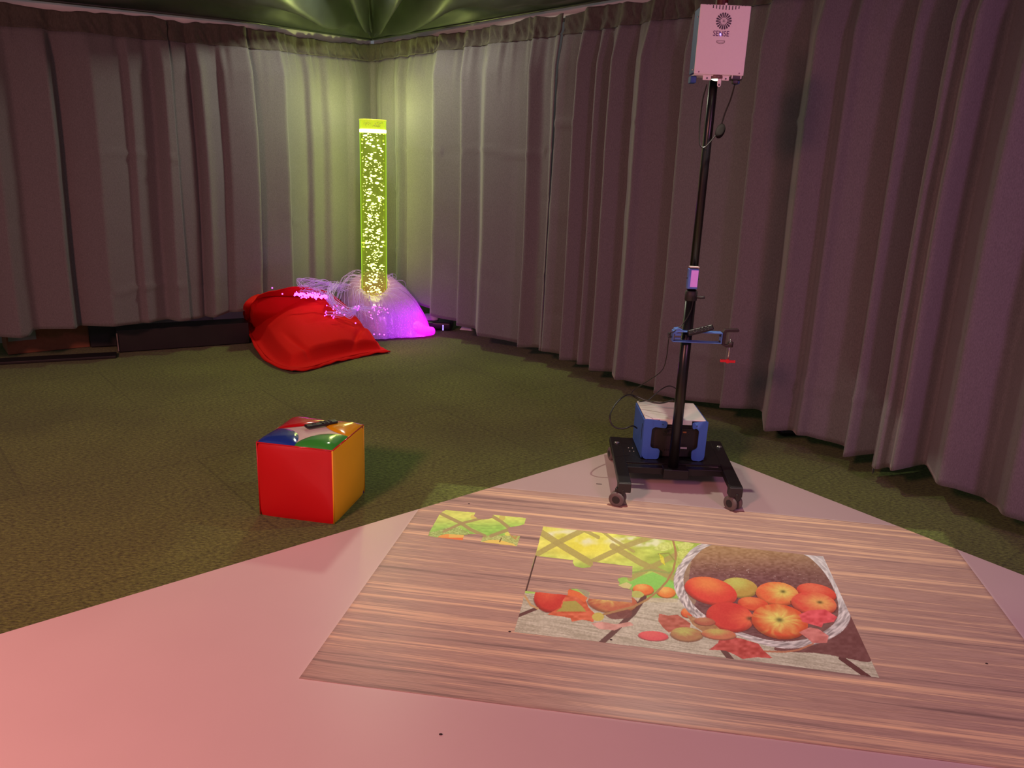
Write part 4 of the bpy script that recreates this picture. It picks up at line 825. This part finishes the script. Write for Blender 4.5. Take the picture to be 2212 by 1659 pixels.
# ------------------------------------------------------------------ things under the left curtain
def under():
    mb_ = mat('brown_cardboard', (.36, .15, .075), .85, noise=.12, nscale=30)
    p0, p1 = G(18, 768), G(196, 750); e = (p1-p0); ln = e.length; e.normalize(); n = Vector((-e.y, e.x, 0)); c = (p0+p1)/2+n*.17
    rz = math.atan2(e.y, e.x); root = thing('cardboard_box', 'flat brown cardboard box under the left curtain, with a small green sticker', 'box', tuple(c))
    MB().box(c+Vector((0, 0, .12)), (ln, .32, .235), rz).build('carton', mb_, root, bevel=.004)
    q = p0+e*(.10*ln)-n*.001; MB().box(q+e*.05+Vector((0, 0, .165)), (.19, .004, .11), rz).build('sticker', mat('pale_green_label', (.30, .36, .28), .6, noise=.1), root)['label'] = 'pale sticker with green print'
    g = MB()
    for k in range(3): g.box(q+e*.05-n*.003+Vector((0, 0, .145+.02*k)), (.11, .002, .010), rz)
    g.build('print', mat('green_print', (.06, .25, .10), .6, noise=.1), root)
    md = mat('dark_case', (.022, .018, .018), .5, noise=.15, nscale=10)
    p0, p1 = G(256, 764), G(540, 743); e = (p1-p0); ln = e.length; e.normalize(); n = Vector((-e.y, e.x, 0)); c = (p0+p1)/2+n*.12; rz = math.atan2(e.y, e.x)
    r2 = thing('black_plinth', 'long low black plinth under the curtain, behind the red floor cushion', 'plinth', tuple(c))
    MB().box(c+Vector((0, 0, .098)), (ln, .22, .18), rz).build('panel', md, r2, bevel=.004)
    MB().tube([p0-n*.002+e*.004+Vector((0, 0, .02)), p0-n*.004+e*.002+Vector((0, 0, .17))], .005, 6).build('edge_strip', mat('worn_edge', (.30, .27, .24), .6, noise=.2), r2)['label'] = 'worn pale edge'
    p0, p1 = G(-140, 790), G(252, 768); e = (p1-p0); ln = e.length; e.normalize(); n = Vector((-e.y, e.x, 0)); c = (p0+p1)/2-n*.03; rz = math.atan2(e.y, e.x)
    o = MB().box(c+Vector((0, 0, .012)), (ln, .14, .022), rz).build('shade_strip', md, bevel=.004); tag(o, 'low dark strip standing in for shade on the carpet in front of the cardboard box', 'strip')  # dark strip laid where the carpet is only in shade
    p = G(228, 752); o = MB().box(Vector((p.x, p.y+.14, .11)), (.34, .2, .21), rz).build('black_crate', blk2, bevel=.01); tag(o, 'black crate in the gap between the cardboard box and the black plinth', 'crate')
under()
# small dark foot under the right curtain
p = G(1712, 946); r_ = thing('stand_foot', 'small dark foot of a hidden stand under the wide curtain, right of the projector stand', 'foot', (p.x, p.y+.10, 0))
MB().box((p.x, p.y+.08, .02), (.14, .10, .03), .2).build('plate', blk, r_, bevel=.008); MB().tube([(p.x-.04, p.y+.10, .03), (p.x-.07, p.y+.22, .14)], .014, 10).build('strut', blk2, r_, smooth=True)

# ------------------------------------------------------------------ projector stand
def stand():
    ms = mat('black_powder_coat', (.010, .009, .010), .42, noise=.08, nscale=60, spec=.4); mpole = mat('black_pole', (.008, .007, .008), .30, noise=.03, spec=.5)
    root = thing('projector_stand', 'tall black wheeled projector stand standing on the corner of the pale mat', 'stand', (.86, 3.75, 0))
    for s, (x0, x1) in ((0, (.600, .572)), (1, (1.172, 1.118))):
        A, B = Vector((x0, 4.12, .115)), Vector((x1, 3.46, .115)); d = (B-A); ln = d.length; rz = math.atan2(d.y, d.x)
        MB().box((A+B)/2, (ln, .062, .034), rz).build('side_rail', ms, root, bevel=.004)
        for q in (A-d*.0, B-d.normalized()*.03):
            pass
        MB().box(B+Vector((0, .02, -.012)), (.064, .05, .05)).build('rail_end_cap', blk2, root, bevel=.004)
        bt = MB().lathe((A.x-.0, A.y-.10, .132), [(.014, 0), (.013, .004), (.006, .006)], 16); bt.build('bolt', mat('zinc', (.7, .7, .7), .3, .9), root, smooth=True)['label'] = 'bright zinc bolt'
        for yy, xx in ((3.475, x1-(.018 if s == 0 else -.004)), (4.08, x0+.0)):
            cs = MB().box((xx, yy, .078), (.034, .045, .036)); cs.tube([(xx, yy, .07), (xx, yy+.0, .10)], .008, 10)
            yaw = {(0, 3.475): 1.15, (1, 3.475): .62}.get((s, yy), .2)
            def spin(mb): mb.v = [((v[0]-xx)*math.cos(yaw)-(v[1]-yy)*math.sin(yaw)+xx, (v[0]-xx)*math.sin(yaw)+(v[1]-yy)*math.cos(yaw)+yy, v[2]) for v in mb.v]; return mb
            c = spin(cs).build('caster_fork', blk2, root, bevel=.004)
            for dx in (-.020, .020):
                w = MB().lathe((xx+dx-.009, yy+.010, .0405), [(.020, -.0005), (.034, .001), (.038, .004), (.038, .015), (.034, .018), (.020, .0195)], 28, axis='X')
                wo = spin(w).build('wheel', mat('grey_rubber', (.16, .13, .125), .6, noise=.05) if 'grey_rubber' not in bpy.data.materials else bpy.data.materials['grey_rubber'], c, smooth=True); wo['label'] = 'grey caster wheel'
                spin(MB().lathe((xx+dx-.0105 if dx < 0 else xx+dx-.0085, yy+.010, .0405), [(.017, 0), (.020, .001), (.020, .020), (.017, .021)], 20, axis='X')).build('hub', blk2, c, smooth=True)
    MB().box((.866, 3.705, .108), (.52, .045, .036)).build('crossbar', ms, root, bevel=.004)
    MB().box((.862, 3.690, .105), (.13, .075, .05)).build('pole_bracket', ms, root, bevel=.005)
    MB().box((.88, 3.92, .126), (.56, .36, .008)).build('equipment_plate', ms, root, bevel=.002)
    dots = MB()
    for dx in (0, .022):
        for dy in (0, .05): dots.lathe((.655+dx, 3.90+dy, .1302), [(.0035, 0), (.003, .001)], 8)
    each(dots, 'rivet', mat('pale_rivet', (.7, .65, .62), .4, noise=0), root)
    MB().box((.88, 4.11, .108), (.56, .04, .036)).build('rear_crossbar', ms, root, bevel=.004)
    MB().lathe((.852, 3.70, 0), [(.026, .125), (.026, 1.05)], 32).build('lower_pole', mpole, root, smooth=False)
    MB().lathe((.852, 3.70, 0), [(.026, 1.00), (.0295, 1.002), (.0295, 1.045), (.024, 1.05)], 32).build('collar', blk2, root)
    MB().lathe((.852, 3.70, 0), [(.020, 1.04), (.020, 2.42)], 32).build('upper_pole', mpole, root)
    MB().tube([(.852, 3.70, 1.02), (.900, 3.685, 1.018), (.915, 3.68, 1.022)], .007, 10).build('clamp_screw', blk2, root, smooth=True)
    for n in ('lower_pole', 'collar', 'upper_pole'):
        for p in bpy.data.objects[n].data.polygons: p.use_smooth = len(p.vertices) == 4
    MB().lathe((.852, 3.70, 0), [(.0205, 2.30), (.027, 2.302), (.027, 2.42), (.02, 2.422)], 24).build('top_sleeve', mat('dark_red_sleeve', (.12, .015, .015), .5, noise=.05), root)['label'] = 'dark red sleeve'
stand()

# projector
def projector():
    mwh = mat('white_powder_coat', (.92, .84, .86), .4, noise=.015, nscale=90); mbl = mat('blue_side', (.02, .08, .33), .45, noise=.03)
    x0, x1, z0, z1, yf, yb = .727, .941, 2.008, 2.283, 3.54, 3.672
    root = thing('projector', 'white ventilated projector box with a blue back shell, mounted at the top of the stand', 'projector', ((x0+x1)/2, (yf+yb)/2, z0))
    MB().box(((x0+x1)/2, yf+.004, (z0+z1)/2), (x1-x0, .008, z1-z0)).build('front_cover', mwh, root, bevel=.003)
    MB().box(((x0+x1)/2+.002, (yf+yb)/2+.005, (z0+z1)/2+.002), (x1-x0-.006, yb-yf-.012, z1-z0-.012)).build('rear_shell', mbl, root, bevel=.004)['label'] = 'blue shell behind the white cover'
    # bottom plate, tabs, lens
    MB().box(((x0+x1)/2-.01, yf+.05, z0-.001), (x1-x0-.03, .085, .006)).build('bottom_plate', mwh, root, bevel=.001)
    t = MB(); t.box((.787, yf+.012, z0-.010), (.036, .004, .024)); t.build('mounting_tab', mwh, root, bevel=.0015)
    t = MB(); t.box((.868, yf+.012, z0-.010), (.030, .004, .022)); t.build('mounting_tab', mwh, root, bevel=.0015)
    t = MB(); t.box((.842, yf+.010, z0-.023), (.016, .004, .036)); t.lathe((.842, yf+.008, z0-.040), [(.008, 0), (.008, .004)], 20, axis='Y'); t.build('hook_tab', mwh, root, bevel=.001)
    h = MB()
    for hx, hz in ((.787, z0-.014), (.868, z0-.014), (.842, z0-.040)): h.lathe((hx, yf+.0065, hz), [(.0032, 0), (.0032, .003)], 14, axis='Y')
    each(h, 'tab_hole', blk, root)
    mlens = mat('lit_lens', (1, .95, .8), .1, noise=-1, emit=(1, .93, .66), es=3.0)
    MB().lathe((.832, yf+.030, z0-.012), [(.030, .012), (.030, 0), (.026, -.003)], 28).build('lens_ring', mat('pink_ring', (.22, .12, .12), .3, noise=0), root, smooth=True)
    MB().sphere((.832, yf+.030, z0-.008), .025, 20, 10, (1, 1, .55)).build('lens', mlens, root, smooth=True)['label'] = 'glowing lens'
    t = MB().box((.912, yf+.020, z0-.008), (.052, .030, .020)); t.box((.912, yf+.020, z0-.024), (.024, .018, .018)); t.build('socket_block', blk, root, bevel=.003)
    t = MB(); t.box((.893, yf+.0035, z0-.006), (.004, .004, .013)); t.box((.931, yf+.0035, z0-.006), (.004, .004, .013)); each(t, 'socket_clip', mat('white_clip', (.9, .88, .86), .4, noise=0), root)
    t = MB().box((.735, yf+.06, z0-.018), (.026, .05, .030)); t.box((.932, yf+.075, z0-.014), (.022, .04, .028)); each(t, 'corner_foot', mbl, root, bevel=.004)
    # vent slots along the top edge, fan grille, grooves
    sl = MB(); yy = yf-.0006
    for k in range(-6, 7):
        L_ = .016-.00030*k*k if abs(k) < 5 else .003; L_ = max(L_, .0025)
        zz = z1-.003-.0; sl.box(((x0+x1)/2+.001+k*.0135, yy, zz-L_/2+(.004 if abs(k) > 4 else 0)), (.0034, .0016, L_))
    each(sl, 'vent_slot', blk, root)
    fx, fz, b = (x0+x1)/2-.003, z1-.063, MB()
    for k in range(18):
        a = 2*math.pi*k/18+.05; ca, sa = math.cos(a), math.sin(a); n = 7; pts = []
        r0_, r1_, w0, w1 = .0130, .0325, .0009, .0034
        pts = [(r0_, -w0), (r1_-.002, -w1)]+[(r1_-.002+w1*math.cos(t)*.8, w1*math.sin(t)) for t in (-1.1, -.5, 0, .5, 1.1)]+[(r1_-.002, w1), (r0_, w0)]
        b.prism([(fx+p*ca-q*sa, fz+p*sa+q*ca) for p, q in pts], yf-.0014, yf+.001)
    for rr, nn, s in ((0, 1, .0026), (.005, 8, .0009), (.0085, 12, .0008)):
        for k in range(nn): a = 2*math.pi*k/nn; b.lathe((fx+rr*math.cos(a), yf-.0014, fz+rr*math.sin(a)), [(s, 0), (s, .002)], 8, axis='Y')
    b.build('fan_grille', blk, root)
    g = MB(); cx = fx-.004; gz = z1-.140
    for k, (w, dz) in enumerate(((.034, 0), (.034, -.004), (.031, -.008))): g.tube([(cx+w*(t-.5), yf-.0006, gz+dz-.0016*math.sin(math.pi*t)*k) for t in [i/8 for i in range(9)]], .0007, 5)
    g.tube([(cx-.017, yf-.0006, gz), (cx-.017, yf-.0006, gz-.004), (cx-.0155, yf-.0006, gz-.008)], .0007, 5); g.tube([(cx+.017, yf-.0006, gz), (cx+.017, yf-.0006, gz-.004), (cx+.0155, yf-.0006, gz-.008)], .0007, 5)
    each(g, 'groove', mat('groove', (.10, .05, .06), .5, noise=0), root)
    # lettering
    fc = bpy.data.curves.new('lettering_curve', 'FONT'); fc.body = 'SENSE'; fc.size = .030; fc.align_x = 'CENTER'; fc.align_y = 'CENTER'; fc.extrude = .0006; fc.space_character = 1.05
    to = bpy.data.objects.new('tmp', fc); COL.objects.link(to); bpy.context.view_layer.update()
    me = bpy.data.meshes.new_from_object(to.evaluated_get(bpy.context.evaluated_depsgraph_get())); bpy.data.objects.remove(to)
    lo = bpy.data.objects.new('lettering', me); me.materials.clear(); me.materials.append(mat('violet_ink', (.12, .03, .16), .5, noise=0)); COL.objects.link(lo); lo.parent = root
    lo.location = Vector((fx-.006, yf-.0008, fz-.050))-root.location; lo.rotation_euler = (math.pi/2, 0, 0); lo.scale = (.82, 1.0, 1)
    lo['label'] = 'violet lettering SENSE'
    MB().lathe((fx-.009, yf-.002, fz-.052), [(.0035, 0), (.0035, .003)], 16, axis='Y').build('status_light', mat('blue_led', (.1, .1, 1), .3, noise=-1, emit=(.16, .12, 1), es=7), root)['label'] = 'bright blue status light'
    s = MB()
    for sx_, sz in ((x0+.02, z0+.009), (x1-.02, z0+.009)): s.lathe((sx_, yf-.001, sz), [(.003, 0), (.003, .002)], 12, axis='Y')
    each(s, 'screw', mat('dull_screw', (.25, .18, .18), .4, .5), root)
    s = MB()
    for sx_, sz in ((x0-.001, z1-.045), (x0-.001, z0+.02)): s.sphere((sx_, yf+.03, sz), .0035, 8, 6)
    each(s, 'side_screw', mat('bright_screw', (.85, .8, .8), .2, .8), root)
    c = MB(); c.box(((x0+x1)/2, 3.683, 2.09), (.07, .03, .05)); c.box(((x0+x1)/2, 3.683, 2.22), (.07, .03, .05)); each(c, 'pole_clamp', blk2, root, bevel=.004)
    MB().sphere(((x0+x1)/2+.002, yf+.006, z1+.003), .006, 10, 8, (1, .6, 1)).build('top_pin', mwh, root, smooth=True)
projector()

# small display box on the pole
def sbox():
    mb_ = mat('blue_print', (.10, .20, .62), .5, noise=.04)
    root = thing('display_box', 'small pink-lit display in a blue holder, clipped halfway up the pole', 'display', (.84, 3.665, 1.07))
    MB().box((.841, 3.658, 1.112), (.048, .034, .096)).build('holder', mb_, root, bevel=.003)
    MB().box((.8455, 3.640, 1.114), (.034, .004, .080)).build('screen', mat('pink_screen', (.55, .25, .6), .3, noise=.1, nscale=30, emit=(.55, .16, .62), es=.35), root, bevel=.001)['label'] = 'pink-violet lit screen'
    MB().box((.842, 3.655, 1.168), (.044, .036, .006)).build('clip', mat('pale_clip', (.55, .45, .45), .5, noise=0), root, bevel=.001)
    t = MB(); t.sphere((.815, 3.66, 1.115), .004, 8, 6); t.sphere((.869, 3.66, 1.112), .004, 8, 6); each(t, 'side_pin', blk2, root, smooth=True)
sbox()
def bracket():
    mb_ = mat('blue_frame', (.10, .22, .62), .5, noise=.04)
    root = thing('blue_bracket', 'hollow blue cable bracket clamped across the pole below the small display', 'bracket', (.9, 3.65, .83))
    x0, x1, z0, z1 = .772, 1.008, .806, .856; w = .004
    f = MB()
    for yy in (3.635,):
        f.box(((x0+x1)/2, 3.655, z0), (x1-x0, .045, w)); f.box(((x0+x1)/2, 3.655, z1), (x1-x0, .045, w)); f.box((x0, 3.655, (z0+z1)/2), (w, .045, z1-z0+w)); f.box((x1, 3.655, (z0+z1)/2), (w, .045, z1-z0+w))
    f.build('frame', mb_, root, bevel=.0012)
    g = MB(); g.prism([(.770, .840), (.778, .868), (.800, .872), (.826, .858), (.80, .856)], 3.634, 3.676); g.build('hook_end', mb_, root, bevel=.001)
    g = MB(); g.box((.795, 3.64, .842), (.030, .01, .012)); g.box((.795, 3.64, .822), (.030, .01, .008)); each(g, 'rib', mb_, root, bevel=.001)
    g = MB()
    for sx_, sz in ((.999, .845), (.999, .816)): g.lathe((sx_, 3.634, sz), [(.005, 0), (.005, .004)], 12, axis='Y')
    each(g, 'screw', blk, root)
    g = MB(); g.tube([(.765, 3.65, .825), (.755, 3.645, .832), (.748, 3.645, .826)], .007, 8); g.box((.755, 3.65, .835), (.012, .02, .022)); g.build('cable_grommet', blk2, root, bevel=.002)
    mc = mat('dark_cast', (.035, .022, .022), .45, noise=.1); mcl = thing('g_clamp', 'black G-clamp with a red T-handle, hanging at the right end of the blue bracket', 'clamp', (1.04, 3.65, .83))
    g = MB().prism([(1.012, .862), (1.022, .876), (1.085, .880), (1.092, .872), (1.086, .864), (1.030, .862), (1.028, .800), (1.044, .800), (1.046, .812), (1.064, .812), (1.064, .788), (1.036, .786), (1.012, .798)], 3.640, 3.662)
    g.build('frame', mc, mcl, bevel=.002)
    MB().tube([(1.057, 3.651, .828), (1.054, 3.651, .722)], .0032, 12).build('screw', mat('steel_rod', (.7, .66, .66), .25, .9), mcl, smooth=True)['label'] = 'bright steel screw'
    MB().lathe((1.057, 3.651, .800), [(.012, -.012), (.014, -.010), (.014, .012), (.010, .014)], 16).build('nut', mc, mcl, smooth=True)
    g = MB().box((1.054, 3.651, .716), (.014, .012, .020)); g.box((1.034, 3.651, .717), (.034, .010, .013)); g.box((1.074, 3.651, .715), (.034, .010, .013)); g.build('t_handle', mat('red_handle', lin((225, 40, 50)), .4, noise=.03), mcl, bevel=.002)['label'] = 'red T-shaped handle'
    remote('remote_control', 'curved glossy black remote control wedged in the blue bracket on the pole', (.838, 3.625, .852), (.958, 3.625, .888), .030, .020, (-.2, -1, .6))
bracket()

# portable power station in its blue housing
def station():
    mb_ = mat('blue_housing', (.05, .15, .58), .45, noise=.03); mw_ = mat('white_top', (.92, .90, .86), .4, noise=.02); md = mat('dark_face', (.028, .022, .022), .5, noise=.12, nscale=40)
    x0, x1, z0, z1, yf, yb = .702, 1.030, .131, .355, 3.80, 4.10
    root = thing('power_station', 'portable power box with white top and blue housing, on the base of the projector stand', 'battery', ((x0+x1)/2, (yf+yb)/2, z0))
    MB().box(((x0+x1)/2, (yf+yb)/2+.012, (z0+z1)/2-.004), (x1-x0-.022, yb-yf-.02, z1-z0-.012)).build('core', md, root, bevel=.012, seg=3)['label'] = 'dark ventilated front'
    MB().box(((x0+x1)/2-.002, (yf+yb)/2+.002, z1-.004), (x1-x0-.010, yb-yf+.004, .010)).build('lid', mw_, root, bevel=.004)['label'] = 'white lid'
    # lid lip folded down in front between the blue tabs
    MB().box(((x0+x1)/2-.0, yf-.002, z1-.014), (x1-x0-.16, .006, .028)).build('lid_lip', mw_, root, bevel=.002)
    def side(sgn, name):
        X = x0 if sgn < 0 else x1
        s = MB().box((X, (yf+yb)/2, (z0+z1)/2-.003), (.008, yb-yf, z1-z0-.010)); return s
    for sgn, X in ((-1, x0), (1, x1)):
        side(sgn, '').build('side_panel', mb_, root, bevel=.003)
        w = 1 if sgn < 0 else -1
        # C-shaped face wrap: tab on top, narrow upright, wider foot
        tx = X+w*(.118 if sgn < 0 else .078); bx = X+w*(.092 if sgn < 0 else .068); ux = X+w*.040
        def arc(cx, cz, r, a0, a1, n=6): return [(cx+w*r*math.cos(math.radians(a0+(a1-a0)*i/n)), cz+r*math.sin(math.radians(a0+(a1-a0)*i/n))) for i in range(n+1)]
        pts = [(X-w*.003, z1-.004), (X+w*.012, z1-.002)]; r = .012; tT, tB = z1-.010, z1-.043
        pts += [(tx-w*r, tT)]+arc(tx-w*r, tT-r, r, 90, 0)+arc(tx-w*r, tB+r*.6, r*.9, 0, -90)
        pts += [(ux+w*.02, tB)]+arc(ux+w*.022, tB-.022, .022, 90, 180)
        bT = z0+.062; pts += arc(ux+w*.022, bT+.020, .022, 180, 270)
        pts += [(bx-w*.014, bT-.002)]+arc(bx-w*.014, bT-.016, .014, 90, 0)+arc(bx-w*.018, z0+.018, .016, 0, -90)+[(X+w*.03, z0+.001)]+arc(X+w*.028, z0+.030, .030, 270, 180)
        MB().prism(pts, yf-.012, yf-.004).build('face_wrap', mb_, root, bevel=.0018)
        h = MB().lathe((X+w*(.095 if sgn < 0 else .055), yf-.0135, z1-.027), [(.003, 0), (.003, .003)], 12, axis='Y'); h.build('screw', blk, root)
    e = MB().prism([(.790, .300), (.790, z1-.048), (.952, z1-.048), (.952, .300)], yf-.001, yf+.01); e.build('handle_recess', mat('recess', (.018, .015, .015), .6, noise=0), root)
    t = MB()
    for k in range(18): t.box((.797+k*.0088, yf-.002, .272+.0015*(k % 2)), (.0045, .003, .007))
    for k in range(14): t.box((.81+k*.0105, yf-.002, .188), (.0035, .003, .004))
    t.build('vent_teeth', blk, root)['kind'] = 'stuff'
    MB().box((.917, yf-.003, .287), (.018, .002, .007)).build('orange_label', mat('orange_mark', (.5, .16, .04), .5, noise=0), root)['label'] = 'small orange label'
    MB().box((.920, yf-.003, .199), (.034, .002, .009)).build('white_label', mat('white_mark', (.75, .66, .66), .5, noise=0), root)['label'] = 'small white label'
    t = MB().box((.812, yf-.003, .296), (.026, .004, .018)); t.build('socket', blk, root, bevel=.001)
    MB().box((x0-.0045, yf+.03, .27), (.002, .006, .09)).build('side_slot', blk, root)
station()

# cables
mcab = mat('black_cable', (.012, .011, .010), .35, noise=0, spec=.6)
def cable(name, pts, r, label): o = MB().tube(smooth_path(pts, 8), r, 8).build(name, mcab, None, smooth=True); return tag(o, label, 'cable')
P = lambda x, y, Y=3.72: PY(x, y, Y)
r_ = thing('projector_cable', 'black cable hanging in a loop from the projector, with an oval tidy', 'cable', tuple(P(1545, 260, 3.60)))
MB().tube(smooth_path([P(1527, 182, 3.60), P(1518, 215, 3.62), P(1513, 255, 3.64), P(1511, 300, 3.65), P(1514, 316, 3.65), P(1522, 318, 3.65), P(1532, 309, 3.65), P(1545, 293, 3.65), P(1555, 278, 3.65), P(1566, 245, 3.63), P(1578, 215, 3.60), P(1587, 183, 3.57)], 8), .0032, 8).build('cord', mcab, r_, smooth=True)
q = P(1556, 283, 3.648); w = MB().lathe(q, [(.012, -.009), (.026, -.007), (.028, 0), (.026, .007), (.012, .009)], 24, axis='Y'); w.v = [((v[0]-q.x)*.78+(v[2]-q.z)*.10+q.x, v[1], (v[2]-q.z)*1.15+(v[0]-q.x)*.15+q.z) for v in w.v]; w.build('cable_tidy', mat('matte_black', (.010, .008, .008), .9, noise=.05, spec=.1), r_, smooth=True)
cable('signal_cable', [P(1499, 640, 3.66), P(1492, 672, 3.66), P(1475, 700, 3.66), P(1456, 716, 3.63), P(1447, 722, 3.64), P(1443, 745, 3.68), P(1440, 770, 3.72), P(1430, 800, 3.76), P(1400, 823, 3.84), P(1372, 840, 3.9), P(1365, 853, 3.93), P(1380, 864, 3.95)], .0024, 'thin black cable running down from the small display past the blue bracket')
cable('power_cable', [P(1376, 925, 3.82), P(1366, 920, 3.80), P(1345, 926, 3.78), P(1325, 921, 3.78), P(1317, 902, 3.8), P(1325, 880, 3.84), P(1340, 862, 3.88), P(1356, 853, 3.92), P(1370, 855, 3.95), P(1395, 865, 3.93), P(1425, 871, 3.90), P(1455, 864, 3.86)], .0042, 'thick black power cable looping out left of the blue power box')
cable('charging_cable', [P(1380, 868, 4.0), P(1400, 864, 4.02), P(1415, 852, 4.04), P(1430, 840, 4.06), P(1446, 834, 4.08), P(1462, 842, 4.08), P(1468, 866, 4.06)], .003, 'short black cable arching above the white lid behind the pole')
